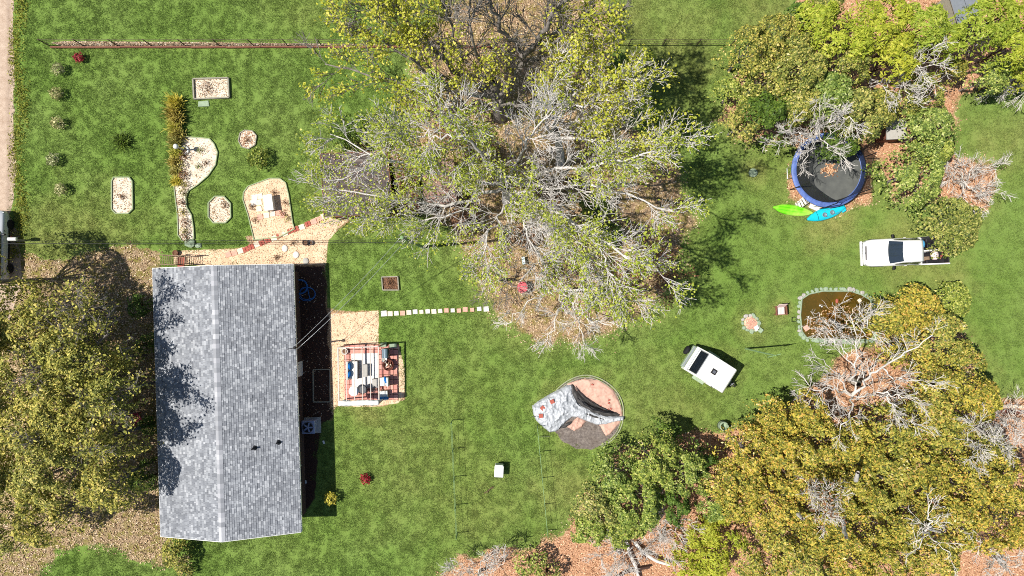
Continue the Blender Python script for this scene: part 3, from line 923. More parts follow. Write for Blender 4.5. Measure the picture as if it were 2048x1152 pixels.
def bed(px_poly, label, fill, edge, eh=.14, ew=.07, lit=1500, litmat='litter_tan', name='garden_bed', board='edging_board', lsize=.045, dens=None):
    poly = gpoly(px_poly)
    cx = sum(p[0] for p in poly) / len(poly); cy = sum(p[1] for p in poly) / len(poly)
    b = thing(name, label, 'garden bed', (cx, cy, 0))
    loc = [(x - cx, y - cy) for x, y in poly]
    MB().prism(loc, 0.004, .06).build('fill', fill, b)
    if edge is not None:
        for i in range(len(loc)):
            a, c = loc[i], loc[(i + 1) % len(loc)]
            MB().bar((*a, eh / 2 + .003), (*c, eh / 2 + .003), ew, eh).build(board, edge, b)
    pts = inside_samples(poly, lit, RNG)
    if len(pts): litter_on('fallen_leaf', pts - np.array([cx, cy]), lsize, M[litmat], RNG, .065, .02, b)
    return b
bed(BED_RECT, 'rectangular timber edged sand bed near the top lawn edge', M['sand'], M['wood_grey'], .2, .09, 500)
bed(BED_LONG, 'tall narrow eight sided sand bed on the left lawn', M['sand'], M['edge_green'], .14, .07, 350)
bed(BED_OCT, 'rounded eight sided sand bed left of the white pump cover', M['sand'], M['edge_green'], .14, .07, 450)
bed(BED_WELL, 'large rounded bed holding the white pump cover and tiles', M['straw'], M['edge_green'], .12, .06, 1500, 'litter_peach')
bed(BED_SMALL, 'small round leaf strewn bed between hedge and shed', M['sand'], M['wood_grey'], .12, .06, 420, 'litter_warm')
bed(BED_CURVE, 'curved hedge bed of pale sand with the white garden lamp', M['sand'], M['edge_green'], .12, .06, 1100, 'litter_tan')
bed(BED_SQUARE, 'small square bed of brown mulch on the middle lawn', M['mulch'], M['wood_grey'], .16, .07, 300, 'litter_dark')
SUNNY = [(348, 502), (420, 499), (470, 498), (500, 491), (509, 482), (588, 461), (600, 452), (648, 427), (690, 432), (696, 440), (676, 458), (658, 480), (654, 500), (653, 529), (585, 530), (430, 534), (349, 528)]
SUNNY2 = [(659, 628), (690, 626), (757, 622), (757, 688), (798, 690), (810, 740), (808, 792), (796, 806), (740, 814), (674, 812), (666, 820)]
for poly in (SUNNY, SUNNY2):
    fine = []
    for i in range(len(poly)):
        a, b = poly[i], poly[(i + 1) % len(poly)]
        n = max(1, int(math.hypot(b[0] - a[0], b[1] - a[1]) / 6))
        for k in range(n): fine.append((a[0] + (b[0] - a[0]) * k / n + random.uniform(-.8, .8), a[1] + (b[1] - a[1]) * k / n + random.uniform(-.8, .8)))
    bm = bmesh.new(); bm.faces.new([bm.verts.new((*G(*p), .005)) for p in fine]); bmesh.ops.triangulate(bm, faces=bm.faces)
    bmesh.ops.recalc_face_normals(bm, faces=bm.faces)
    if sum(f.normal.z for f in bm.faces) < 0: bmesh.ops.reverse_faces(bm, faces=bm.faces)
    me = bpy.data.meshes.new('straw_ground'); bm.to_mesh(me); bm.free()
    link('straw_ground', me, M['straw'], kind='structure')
mulch_bits = inside_samples(gpoly(MULCH), 26000, RNG, .06)
mulch_bits = mulch_bits[(sd_poly(mulch_bits[:, 0], mulch_bits[:, 1], gpoly(SHADE_SOIL)) > 0) | (RNG.random(len(mulch_bits)) < .12)]  # pale bits thinned out inside the darkened house shadow strip
litter_on('pine_straw', mulch_bits, .05, M['litter_peach'], RNG, .015, .03, aspect=.3)
# splash pad below the rectangular bed, and the pale green stones at the hedge's end
tag(MB().prism(gpoly([(397, 203), (418, 201), (420, 213), (396, 214)]), .004, .07, .06).build('splash_stone', M['stone_green'], bevel=.02), 'pale green slab on the grass below the rectangular bed', 'slab')
for k, (px, py, r, l) in enumerate(((381, 487, .36, 'larger pale green boulder at the foot of the hedge bed'), (397, 491, .2, 'smaller pale green boulder beside the larger one at the hedge bed'))):
    mb = MB(); mb.ball((*G(px, py), r * .25), (r, r * .75, r * .5), 9, 7)
    mb.v = [(x + random.uniform(-.06, .06), y + random.uniform(-.06, .06), z + random.uniform(-.03, .03)) for x, y, z in mb.v]
    tag(mb.build('boulder', M['stone_green']), l, 'boulder')

# stepping tiles ------------------------------------------------------
def tile_me(name, mat, s, h=.05):
    mb = MB().box((0, 0, h / 2), (s, s * .96, h), taper=.95)
    me = mb.mesh(name); me.materials.append(mat); return me
def brick_pair(name, mat, s):
    mb = MB()
    mb.box((-s * .26, 0, .026), (s * .46, s * .92, .052), taper=.94).box((s * .26, .01, .024), (s * .46, s * .92, .048), taper=.94)
    me = mb.mesh(name); me.materials.append(mat); return me
T_CREAM, T_PINK, T_BRICK, T_WHITE = tile_me('paver', M['cream_tile'], .38), tile_me('paver', M['pink_tile'], .38), brick_pair('paver', M['brick_tile'], .38), tile_me('paver', M['stone_pale'], .38)
path = thing('stepping_path', 'slanting path of red, pink and cream pavers by the shed', 'path', (*G(550, 480), 0))
def lay(parent, me, px, py, rz, z=.012, sc=1.0):
    o = link('paver', me, None, parent)
    x, y = G(px, py)
    o.location = (x - parent.location.x, y - parent.location.y, z)
    o.rotation_euler = (random.uniform(-.02, .02), random.uniform(-.02, .02), rz + random.uniform(-.06, .06))
    o.scale = (sc, sc, 1)
seq = [(457, 509, T_PINK), (469, 506, T_PINK), (481, 502, T_CREAM), (492, 499, T_BRICK), (503, 494, T_BRICK), (514, 489, T_CREAM), (524, 486, T_BRICK), (536, 481, T_BRICK), (548, 477, T_CREAM), (559, 471, T_BRICK), (570, 467, T_CREAM), (581, 462, T_BRICK), (592, 458, T_BRICK), (604, 454, T_CREAM), (616, 448, T_BRICK), (628, 443, T_PINK), (640, 439, T_PINK), (648, 432, T_CREAM)]
for px, py, me in seq: lay(path, me, px, py, math.radians(21))
for px, py, me in ((519, 418, T_CREAM), (521, 434, T_PINK), (534, 431, T_CREAM), (546, 428, T_CREAM), (558, 426, T_PINK), (519, 405, T_CREAM), (508, 406, T_WHITE), (510, 395, T_WHITE), (521, 393, T_CREAM), (566, 430, T_PINK)):
    lay(path, me, px, py, math.radians(8), .065)
path2 = thing('stepping_stones', 'straight row of pale and pink square stones across the lawn', 'path', (*G(870, 621), 0))
xq = 768
k = 0
while xq < 985:
    yq = 627 - (xq - 768) * .045 + random.uniform(-1, 1)
    lay(path2, T_WHITE if k == 0 or xq > 950 else random.choice((T_PINK, T_PINK, T_CREAM, T_WHITE)), xq, yq, .05, .02, 1.05 if k == 0 else random.uniform(.7, .95))
    k += 1; xq += 12.5 if k < 14 else 14
for px, py, l, m in ((570, 497, 'round white stepping stone nearest the slanting path', 'stone_pale'), (592.5, 509.5, 'round white stepping stone between the other two', 'stone_pale'), (612, 522, 'round grey stepping stone nearest the house corner', 'concrete')):
    mb = MB().lathe([(.19, .02), (.2, .05), (.18, .075)], 18, (*G(px, py), 0), 1, 1.15)
    tag(mb.build('stepping_stone', M[m], None, True), l, 'stepping stone')

# pump cover ------------------------------------------------------------
x, y = P(537, 405, .6).xy
pc = thing('pump_cover', 'white box shaped pump cover on tiles in the rounded bed', 'pump cover', (x, y, 0), math.radians(8))
MB().box((0, 0, .31), (.5, .96, .6)).build('body', M['white_paint'], pc, bevel=.03)
MB().box((0, 0, .64), (.58, 1.04, .06)).build('lid', M['white_paint'], pc, bevel=.015)
MB().box((-.27, -.1, .3), (.03, .34, .3)).build('hatch', M['black'], pc)
MB().tube([(-.3, -.46, .1), (-.16, -.56, .12), (.1, -.55, .1), (.14, -.42, .1)], .03, 6).build('pipe', M['metal_grey'], pc)
# lamp with white ring
x, y = G(371, 301)
lp = thing('garden_lamp', 'grey garden lamp post rising from a white ring in the hedge bed', 'lamp', (x, y, 0))
MB().ring((0, 0, .12), .24, .07, 26, 8, 1.3).build('base_ring', M['white_paint'], lp, True)
MB().tube([(0, 0, 0), (0, 0, 1.25)], .05, 10).build('post', M['metal_grey'], lp)
MB().lathe([(.05, 1.2), (.16, 1.26), (.17, 1.36), (.12, 1.46), (.02, 1.5)], 16).build('lamp_head', M['white_paint'], lp, True)
# garden arch
x, y = G(363, 522)
ga = thing('garden_arch', 'low wooden garden arch with ladder sides by the house corner', 'garden arch', (x, y, 0), math.radians(-3))
for s in (-1, 1):
    for yy in (-.28, .28):
        MB().bar((s * .42, yy, 0), (s * .42, yy, 1.7), .05).build('post', M['wood'], ga)
    for i in range(7):
        MB().bar((s * .42, -.28, .2 + i * .24), (s * .42, .28, .2 + i * .24), .03).build('rung', M['wood'], ga)
MB().bar((-.75, .3, 1.73), (.75, .3, 1.73), .05, .08).build('top_beam', M['wood'], ga)
MB().bar((-.55, -.3, 1.73), (.55, -.3, 1.73), .05, .08).build('top_beam', M['wood'], ga)
MB().box((0, -.1, .03), (.46, .7, .03)).build('mat', M['brick_tile'], ga)
def pot(px, py, r, h, label, mat, name='flower_pot'):
    p = thing(name, label, 'pot', (*G(px, py), 0))
    MB().lathe([(r * .7, 0), (r, h), (r * 1.08, h), (r * 1.08, h - .04), (r * .9, h - .03), (r * .8, h - .1)], 16).build('pot', mat, p, True)
    MB().lathe([(r * .84, h - .09), (r * .8, h - .07)], 14).build('soil', M['mulch'], p)
    return p
pot(354, 506, .17, .28, 'dark round flower pot beside the garden arch', M['wood_red'])
pot(613, 486, .18, .3, 'dark glazed pot on the straw near the round stepping stones', M['black'])
pot(623, 486, .14, .2, 'smaller grey pot touching the dark glazed pot', M['metal_grey'])

# ------------------------------------------------------------------ patio with pergola
pat = thing('patio', 'pink paved patio square between house and lawn', 'patio', (*G(743, 744), 0))
MB().prism([(x - pat.location.x, y - pat.location.y) for x, y in gpoly(PATIO)], .003, .02).build('bedding', M['mulch'], pat)
pm = []
for i, c in enumerate(((204, 142, 128), (196, 132, 120), (212, 154, 138), (190, 136, 122))):
    me = MB().box((0, 0, .02), (.31, .31, .05), taper=.95).mesh('paver'); me.materials.append(solid('patio_paver_%d' % i, rgb(*c), .9, var=.16, scale=9, bump=.3)); pm.append(me)
for i in range(11):
    for j in range(11):
        o = link('paver', random.choice(pm), None, pat)
        o.location = ((i - 5) * .325 + random.uniform(-.008, .008), (j - 5) * .335 + random.uniform(-.008, .008), .03 + random.uniform(0, .008))
        o.rotation_euler = (0, 0, random.uniform(-.02, .02))
t = NT('rug_pattern')
n = t.noise(9, 2, .5); w = t.n('ShaderNodeTexVoronoi'); w.inputs['Scale'].default_value = 6.0; t.l(t.co(), w.inputs['Vector'])
t.col(t.mix(t.ramp(w.outputs['Distance'], [(0.1, (1, 1, 1, 1)), (0.18, (0, 0, 0, 1))]), rgb(206, 203, 198), rgb(122, 120, 122)))
M['rug'] = t.set(.95, 0, .05)
def Z(px, py, z=0.0):
    p = P(px, py, z); return (p.x, p.y, 0)
tag(MB().box((*G(730, 741), .075), (1.75, 2.3, .02), math.radians(1)).build('rug', M['rug']), 'pale patterned rug on the pink patio', 'rug')
# pergola: posts, beams and bars, canopy pushed to one end
pg = thing('pergola', 'open metal pergola over the patio with its white canopy drawn back', 'pergola', Z(716, 750, 2.25), 0)
PX = pg.location.x; PY = pg.location.y
def L(px, py, z):
    p = P(px, py, z); return Vector((p.x - PX, p.y - PY, z))
M['pergola'] = solid('pergola_steel', rgb(156, 150, 142), .5, .4)
zt = 2.25
c4 = [L(676, 696, zt), L(757, 693, zt), L(758, 806, zt), L(678, 808, zt)]
for c in c4:
    MB().bar((c.x, c.y, 0), (c.x, c.y, zt), .08).build('post', M['pergola'], pg)
for a, b in ((0, 1), (2, 3), (0, 3), (1, 2)):
    MB().bar(c4[a], c4[b], .07, .1).build('beam', M['pergola'], pg)
for f in (.2, .4, .6, .8):
    MB().bar(c4[0].lerp(c4[1], f) + Vector((0, 0, .07)), c4[3].lerp(c4[2], f) + Vector((0, 0, .07)), .04, .05).build('bar', M['pergola'], pg)
mb = MB(); secs = []
for i in range(26):
    f = i / 25
    a = c4[3].lerp(c4[2], f)
    ring = []
    for j in range(14):
        an = 2 * math.pi * j / 14
        rr = 1 + .25 * math.sin(j * 2.6 + i * .4) + .08 * math.sin(i * 2.2)
        ring.append(a + Vector((0, .16 * rr * math.cos(an) + .05, .07 + .11 * rr * math.sin(an))))
    secs.append(ring)
mb.loft(secs).build('canopy', M['white_cloth'], pg, True, recalc=True)
# seats
def seat(name, label, cat, px, py, w, d, rz, cushion, frame='wood', back=True, pillows=(), h=.42):
    o = thing(name, label, cat, (*Z(px, py, h)[:2], .06), rz)
    for sx in (-1, 1):
        for sy in (-1, 1):
            MB().bar((sx * (w / 2 - .05), sy * (d / 2 - .05), 0), (sx * (w / 2 - .05), sy * (d / 2 - .05), h - .14), .06).build('leg', M[frame], o)
    MB().box((0, 0, h - .16), (w, d, .06)).build('seat_frame', M[frame], o)
    MB().box((0, 0, h - .05), (w - .04, d - .04, .16)).build('seat_cushion', M[cushion], o, bevel=.04)
    if back:
        MB().box((0, -d / 2 + .04, h + .2), (w, .1, .42)).build('backrest', M[cushion], o, bevel=.03)
    for (x, y, a) in pillows:
        MB().ball((x, y, h + .18), (.25, .12, .2), 12, 8).build('pillow', M['blue'], o, True).rotation_euler = (0, 0, a)
    return o
seat('loveseat', 'white loveseat with two blue pillows on the patio rug', 'sofa', 706, 740, 1.2, .66, math.radians(-90), 'white_cloth', pillows=((-.3, -.14, .1), (.3, -.14, -.2)))
ct = thing('coffee_table', 'grey slatted coffee table in front of the white loveseat', 'table', (*Z(729, 741, .4)[:2], .08))
for i in range(5):
    MB().box((-.16 + i * .082, 0, .38), (.074, .82, .03)).build('slat', M['concrete'], ct)
for sx in (-1, 1):
    for sy in (-1, 1):
        MB().bar((sx * .16, sy * .37, 0), (sx * .16, sy * .37, .37), .04).build('leg', M['metal_dark'], ct)
seat('ottoman', 'grey cushioned ottoman beside the white armchair', 'ottoman', 752, 765, .52, .52, .1, 'concrete', 'metal_dark', False)
seat('armchair', 'white armchair with a blue pillow facing the grey ottoman', 'armchair', 769, 763, .6, .62, math.radians(95), 'white_cloth', pillows=((.1, -.16, .2),))
seat('armchair', 'white armchair with a blue backrest cushion at the lower patio edge', 'armchair', 767, 790, .62, .58, math.radians(4), 'white_cloth', pillows=((-.14, -.2, 0), (.14, -.2, 0)))
rt = thing('round_table', 'round white patio table near the pergola canopy', 'table', (*Z(708, 782, .7)[:2], .06))
MB().lathe([(.31, .68), (.33, .69), (.33, .715), (.3, .73)], 28).build('tabletop', M['white_paint'], rt, True)
MB().lathe([(.2, 0), (.2, .03), (.04, .06), (.035, .68)], 14).build('pedestal', M['white_paint'], rt, True)
kg = thing('kettle_grill', 'round black grill on the patio beside the white table', 'grill', (*Z(726, 779, .7)[:2], .06))
MB().lathe([(.05, .42), (.2, .48), (.28, .62), (.28, .7), (.255, .7), (.25, .63), (.05, .55)], 22).build('bowl', M['black'], kg, True)
for i in range(9):
    a = -.2 + i * .05; q = math.sqrt(max(0, .25 ** 2 - a * a))
    MB().bar((a, -q, .69), (a, q, .69), .012).build('grate_bar', M['metal_grey'], kg)
for i in range(3):
    a = i * 2.094 + .5
    MB().bar((.16 * math.cos(a), .16 * math.sin(a), .52), (.3 * math.cos(a), .3 * math.sin(a), 0), .025).build('leg', M['metal_dark'], kg)
def wire_chair(px, py, rz, label):
    o = thing('wire_chair', label, 'chair', (*Z(px, py, .45)[:2], .06), rz)
    MB().ring((0, 0, .45), .2, .016, 20, 5).build('seat_rim', M['metal_dark'], o)
    mb = MB()
    for i in range(6):
        a = -.15 + i * .06; q = math.sqrt(.04 - a * a)
        mb.bar((a, -q, .45), (a, q, .45), .012)
    mb.build('seat_wire', M['metal_dark'], o)
    MB().tube([(-.2, -.05, .45), (-.2, -.16, .75), (0, -.2, .88), (.2, -.16, .75), (.2, -.05, .45)], .015, 6).build('backrest', M['metal_dark'], o)
    for sx in (-1, 1):
        for sy in (-1, 1):
            MB().bar((sx * .14, sy * .14, .44), (sx * .2, sy * .2, 0), .022).build('leg', M['metal_dark'], o)
wire_chair(739, 778, 2.6, 'dark wire chair right beside the round black grill')
wire_chair(751, 781, 1.2, 'dark wire chair between the other wire chair and the blue cushioned armchair')
fb = thing('fire_bowl', 'round rusty fire bowl full of split wood on the patio', 'fire bowl', (*Z(777, 730, .35)[:2], .06))
M['rust'] = solid('rusty_steel', rgb(104, 60, 48), .8, .3, var=.3, scale=12)
MB().lathe([(.12, .0), (.3, .16), (.36, .34), (.38, .36), (.34, .35), (.28, .2), (.05, .12)], 26).build('bowl', M['rust'], fb, True)
for i in range(14):
    a = random.uniform(0, 3.14); r = random.uniform(-.16, .16)
    c = Vector((random.uniform(-.16, .16), random.uniform(-.16, .16), .25 + .012 * i))
    d = Vector((math.cos(a), math.sin(a), random.uniform(-.2, .2))) * .13
    MB().bar(c - d, c + d, .06, .05).build('log', M[random.choice(('pink_tile', 'wood', 'cream_tile', 'wood_red'))], fb)
sm = thing('smoker', 'tall blue grey smoker grill at the top right patio corner', 'grill', (*Z(769.5, 707, 1.2)[:2], .06), .03)
M['bluegrey'] = solid('blue_grey_enamel', rgb(112, 130, 140), .45, .1)
MB().box((0, 0, .72), (.36, .58, .6)).build('cabinet', M['metal_dark'], sm, bevel=.03)
secs = [[Vector((.2 * math.cos(math.pi * j / 8), y, 1.02 + .22 * math.sin(math.pi * j / 8))) for j in range(9)] for y in (-.3, .3)]
MB().loft(secs).build('lid', M['bluegrey'], sm, recalc=True)
MB().tube([(-.22, -.2, 1.08), (-.26, -.2, 1.1), (-.26, .2, 1.1), (-.22, .2, 1.08)], .015, 6).build('handle', M['galv'], sm)
for sx in (-1, 1):
    for sy in (-1, 1):
        MB().bar((sx * .15, sy * .25, 0), (sx * .15, sy * .25, .45), .04).build('leg', M['metal_dark'], sm)
bk = thing('bucket', 'small white bucket between smoker and fire bowl', 'bucket', (*Z(769, 719, .35)[:2], .06))
MB().lathe([(.13, 0), (.17, .34), (.18, .35), (.16, .34), (.13, .05), (.02, .04)], 18).build('body', M['white_paint'], bk, True)
MB().tube([(-.17, 0, .33), (-.1, -.16, .36), (.1, -.16, .36), (.17, 0, .33)], .008, 5).build('handle', M['metal_grey'], bk)
for k, (px, py, w, l) in enumerate(((768, 689, .4, 'mossy stone block above the smoker at the patio corner'), (787, 691, .5, 'darker mossy stone block outside the upper right patio corner'))):
    tag(MB().box((*G(px, py), .14), (w, .3, .26), .05, taper=.9).build('stone_block', M['stone_green'], bevel=.03), l, 'stone block')
pot(691, 702, .2, .3, 'round pale pot at the foot of a pergola post', M['stone_pale'])

# ------------------------------------------------------------------ pickup truck
def car_paint(name, c):
    t = NT(name)
    n = t.noise(2.0, 4, .6)
    t.col(t.ramp(n, [(.3, tuple(x * .93 for x in c[:3]) + (1,)), (.7, c)]))
    return t.set(.32, 0, .5, .6)
M['paint_white'] = car_paint('white_car_paint', (.80, .80, .77, 1))
M['paint_silver'] = car_paint('silver_car_paint', (.50, .52, .54, 1))
def wheel(parent, x, y, r=.37, w=.24, side=1):
    wl = thing('wheel', None, None, (x, y, r)); wl.parent = parent
    wl.name = 'wheel'
    def disc(prof, nm, mat):
        mb = MB().lathe(prof, 22)
        mb.v = [(a, c * 1.0 * side, b) for a, b, c in mb.v]
        return mb.build(nm, mat, wl, True, recalc=True)
    disc([(r * .62, -w / 2), (r * .95, -w / 2), (r, -w * .3), (r, w * .3), (r * .95, w / 2), (r * .62, w / 2)], 'tyre', M['rubber'])
    disc([(r * .6, -w * .2), (r * .6, w * .42), (r * .5, w * .3), (r * .15, w * .42), (.02, w * .43)], 'rim', M['galv'])
def section(x, w, zb, zt, crown=.03, tuck=.88):
    s = [(-w * .96, zb), (-w, zb + .18), (-w, zt - .2), (-w * .965, zt - .07), (-w * tuck, zt), (-w * .45, zt + crown * .8), (0, zt + crown)]
    full = s + [(-a, b) for a, b in s[-2::-1]]
    return [Vector((x, a, b)) for a, b in full]
tr_c = P(1811, 503.5, .85)
truck = thing('pickup_truck', 'white pickup truck with a loaded bed parked on the lawn', 'pickup truck', (tr_c.x, tr_c.y, 0), math.radians(2.2))
xs_ = [(-2.7, .62, .5, .74), (-2.64, .74, .42, .86), (-2.5, .83, .36, .95), (-2.2, .885, .34, 1.01), (-1.6, .9, .34, 1.06), (-1.2, .905, .34, 1.1), (.75, .905, .34, 1.12)]
MB().loft([section(x, w, b, t_) for x, w, b, t_ in xs_]).build('body', M['paint_white'], truck, True, recalc=True)
def gsec(x, w, zb, zt, wt):
    s = [(-w, zb), (-wt, zt - .06), (-wt * .93, zt), (0, zt + .03)]
    full = s + [(-a, b) for a, b in s[-2::-1]]
    return [Vector((x, a, b)) for a, b in full]
cab_ = [(-1.2, .80, 1.05, 1.09, .78), (-.62, .83, 1.05, 1.68, .70), (-.3, .84, 1.05, 1.74, .70), (.5, .84, 1.05, 1.73, .69), (.72, .83, 1.05, 1.62, .68), (.8, .82, 1.05, 1.1, .8)]
MB().loft([gsec(*c) for c in cab_]).build('cab', M['paint_white'], truck, True, recalc=True)
ws = MB()
nn = 9
top, bot = [], []
for i in range(nn):
    f = i / (nn - 1) * 2 - 1
    bot.append(Vector((-1.24 - .1 * (1 - f * f) + .05, f * .74, 1.115)))
    top.append(Vector((-.6 - .05 * (1 - f * f), f * .64, 1.70 + .015 * (1 - f * f))))
ws.v = bot + top
ws.f = [(i, i + 1, nn + i + 1, nn + i) for i in range(nn - 1)]
ws.build('windshield', M['glass'], truck, True, recalc=True)
mb = MB(); mb.tube([(-1.22, .5, 1.13), (-1.0, .1, 1.3)], .012, 5).tube([(-1.24, .05, 1.13), (-1.02, -.4, 1.3)], .012, 5); mb.build('wiper', M['black'], truck)
MB().add([Vector((.815, -.6, 1.15)), Vector((.815, .6, 1.15)), Vector((.735, .52, 1.58)), Vector((.735, -.52, 1.58))], [(0, 1, 2, 3)]).build('rear_window', M['glass'], truck)
for s in (-1, 1):
    for x0, x1, xa, xb in ((-.98, -.1, -.58, -.1), (.02, .6, .02, .56)):
        MB().add([Vector((x0, s * .826, 1.14)), Vector((x1, s * .844, 1.14)), Vector((xb, s * .722, 1.6)), Vector((xa, s * .722, 1.58))], [(0, 1, 2, 3) if s < 0 else (3, 2, 1, 0)]).build('side_window', M['glass'], truck)
    mr = MB(); mr.box((-.98, s * 1.04, 1.16), (.12, .24, .18), .1 * s).bar((-.98, s * .88, 1.12), (-.98, s * 1.0, 1.14), .05)
    mr.build('mirror', M['black'], truck, bevel=.03)
    MB().box((-2.58, s * .66, .78), (.12, .26, .16), -.35 * s).build('headlight', M['galv'], truck, bevel=.03)
    MB().box((2.66, s * .82, .85), (.04, .1, .3)).build('tail_light', M['brick_tile'], truck)
    MB().box((-.1, s * .915, .95), (.16, .03, .04)).build('door_handle', M['white_paint'], truck)
    # side of the bed
    mb = MB(); mb.box((1.73, s * .87, .78), (1.88, .09, .82)); mb.build('bed_side', M['paint_white'], truck, bevel=.03)
    MB().box((1.73, s * .865, 1.205), (1.86, .07, .025)).build('bed_rail', M['black'] if s > 0 else M['paint_white'], truck)
    MB().box((1.75, s * .7, .72), (.8, .24, .28)).build('wheel_well', M['metal_dark'], truck, bevel=.04)
    for x in (-1.72, 1.75):
        wheel(truck, x, s * .8, .37, .24, s)
        o = MB(); pr = []
        for i in range(13):
            a = math.pi * i / 12; pr.append((x + .46 * math.cos(a), .37 + .46 * math.sin(a)))
        o.v = [(a, s * .905, b) for a, b in pr] + [(a * .9 + x * .1, s * .925, .37 + (b - .37) * .88) for a, b in pr]
        o.f = [(i, i + 1, 14 + i, 13 + i) for i in range(12)]
        o.build('wheel_arch', M['black'], truck, recalc=True)
MB().box((1.73, 0, .6), (1.86, 1.66, .05)).build('bed_floor', M['metal_dark'], truck)
MB().box((2.66, 0, .82), (.06, 1.62, .62)).build('tailgate', M['metal_dark'], truck, bevel=.02)
MB().box((.83, 0, .9), (.06, 1.66, .6)).build('bed_front', M['paint_white'], truck)
MB().box((2.76, 0, .5), (.16, 1.7, .16)).build('rear_bumper', M['metal_grey'], truck, bevel=.04)
MB().box((-2.72, 0, .5), (.14, 1.62, .2)).build('front_bumper', M['paint_white'], truck, bevel=.05)
gr = MB().box((-2.58, 0, .86), (.1, .92, .16), M=Matrix.Rotation(-.5, 3, 'Y')).build('grille', M['metal_dark'], truck, bevel=.02)
MB().box((-2.62, 0, .87), (.08, .12, .06)).build('badge', M['galv'], truck)
def onbed(x, y, z):
    p = truck.matrix_basis @ Vector((x, y, z)); return p
def cargo(name, label, cat, mb, mat, x, y, z, rz=0, bevel=.02):
    o = mb.build(name, mat, None, bevel=bevel); p = onbed(x, y, z); o.location = p; o.rotation_euler = (0, 0, rz + truck.rotation_euler.z)
    return tag(o, label, cat)
M['tarp_blue'] = solid('blue_tarp', rgb(74, 160, 206), .6, var=.2, scale=8, bump=.4)
cargo('tarp_bundle', 'bright blue tarp bundle in the truck bed behind the cab', 'tarp', MB().ball((0, 0, 0), (.24, .32, .2), 10, 7), M['tarp_blue'], 1.05, .45, .84)
cargo('storage_box', 'black box in the middle of the truck bed', 'box', MB().box((0, 0, 0), (.32, .34, .36)), M['black'], 1.5, .34, .83, .1)
cargo('storage_box', 'low black box with white stripes beside the wheel well of the truck', 'box', MB().box((0, 0, 0), (.42, .3, .26)), M['metal_dark'], 2.0, .52, .78, -.2)
cargo('tool_case', 'small dark tool case nearest the white sack', 'case', MB().box((0, 0, 0), (.2, .28, .22)), M['black'], 1.5, -.02, .76)
cargo('feed_sack', 'pinkish white sack lying near the tailgate', 'sack', MB().ball((0, 0, 0), (.26, .34, .14), 12, 8), solid('sack_cloth', rgb(222, 200, 196), .9, bump=.3), 1.95, -.3, .76)
cargo('plank', 'pale plank lying lengthwise in the truck bed', 'plank', MB().box((0, 0, 0), (.9, .1, .05)), M['stone_pale'], 1.6, .02, .92, .02)
cargo('plank', 'brown plank along the lower side of the truck bed', 'plank', MB().box((0, 0, 0), (.7, .26, .06)), M['wood'], 1.3, -.5, .68, .05)
tp = [(0.05 * math.sin(i * 1.3) + i * .012, -.2 + .02 * i + .06 * math.cos(i * 2.1), .01 * (i % 3)) for i in range(22)]
cargo('strap', 'tangled red strap beside the pink sack', 'strap', MB().tube(tp, .016, 5), M['brick_tile'], 2.3, -.35, .72, 0, 0)
cargo('pipe', 'grey ribbed pipe piece behind the cab', 'pipe', MB().tube([(-.22, 0, 0), (.22, .02, 0)], .07, 10), M['galv'], 1.15, -.06, .78, 0, 0)

# ------------------------------------------------------------------ vehicle on the lane at the left edge
suv = thing('parked_car', 'silver car parked on the gravel lane, cut off by the left edge', 'car', (-34.12, 2.75, 0), math.radians(-91))
xs_ = [(-2.35, .62, .5, .74), (-2.3, .76, .42, .84), (-2.1, .88, .36, .95), (-1.5, .93, .32, 1.02), (-1.0, .94, .32, 1.06), (2.1, .94, .32, 1.08), (2.3, .9, .36, 1.02), (2.36, .84, .42, .9)]
MB().loft([section(x, w, b, t_) for x, w, b, t_ in xs_]).build('body', M['paint_silver'], suv, True, recalc=True)
cab_ = [(-1.05, .82, 1.0, 1.05, .80), (-.3, .86, 1.0, 1.62, .72), (.1, .87, 1.0, 1.70, .72), (1.7, .87, 1.0, 1.68, .71), (2.2, .85, 1.0, 1.2, .78)]
MB().loft([gsec(*c) for c in cab_]).build('cabin', M['paint_silver'], suv, True, recalc=True)
for s in (-1, 1):
    for x0, x1, xa, xb in ((-.75, .2, -.2, .2), (.3, 1.2, .3, 1.2), (1.3, 2.0, 1.3, 1.7)):
        MB().add([Vector((x0, s * .865, 1.08)), Vector((x1, s * .88, 1.08)), Vector((xb, s * .745, 1.56)), Vector((xa, s * .745, 1.53))], [(0, 1, 2, 3) if s < 0 else (3, 2, 1, 0)]).build('side_window', M['glass'], suv)
    MB().box((-.75, s * 1.03, 1.1), (.12, .2, .16)).build('mirror', M['black'], suv, bevel=.03)
    for x in (-1.45, 1.45): wheel(suv, x, s * .83, .35, .24, s)
    MB().box((-2.2, s * .7, .78), (.14, .24, .14), -.35 * s).build('headlight', M['galv'], suv, bevel=.03)
    MB().box((0, s * .95, .5), (2.6, .03, .14)).build('sill', M['black'], suv)
MB().add([Vector((-1.06, -.7, 1.07)), Vector((-1.06, .7, 1.07)), Vector((-.33, .62, 1.64)), Vector((-.33, -.62, 1.64))], [(0, 1, 2, 3)]).build('windshield', M['glass'], suv)
mbx = thing('mailbox', 'white mailbox on a post at the lane edge beside the silver car', 'mailbox', (*Z(24, 478, 1.2)[:2], 0))
MB().bar((0, 0, 0), (0, 0, 1.1), .09).build('post', M['wood_grey'], mbx)
secs = [[Vector((x, .11 * math.cos(math.pi * j / 8), 1.18 + .1 * math.sin(math.pi * j / 8))) for j in range(9)] + [Vector((x, -.11, 1.08)), Vector((x, .11, 1.08))] for x in (-.27, .27)]
MB().loft(secs).build('box', M['white_paint'], mbx, recalc=True)
MB().box((.0, .125, 1.24), (.03, .02, .14)).build('flag', M['leaf_red'], mbx)

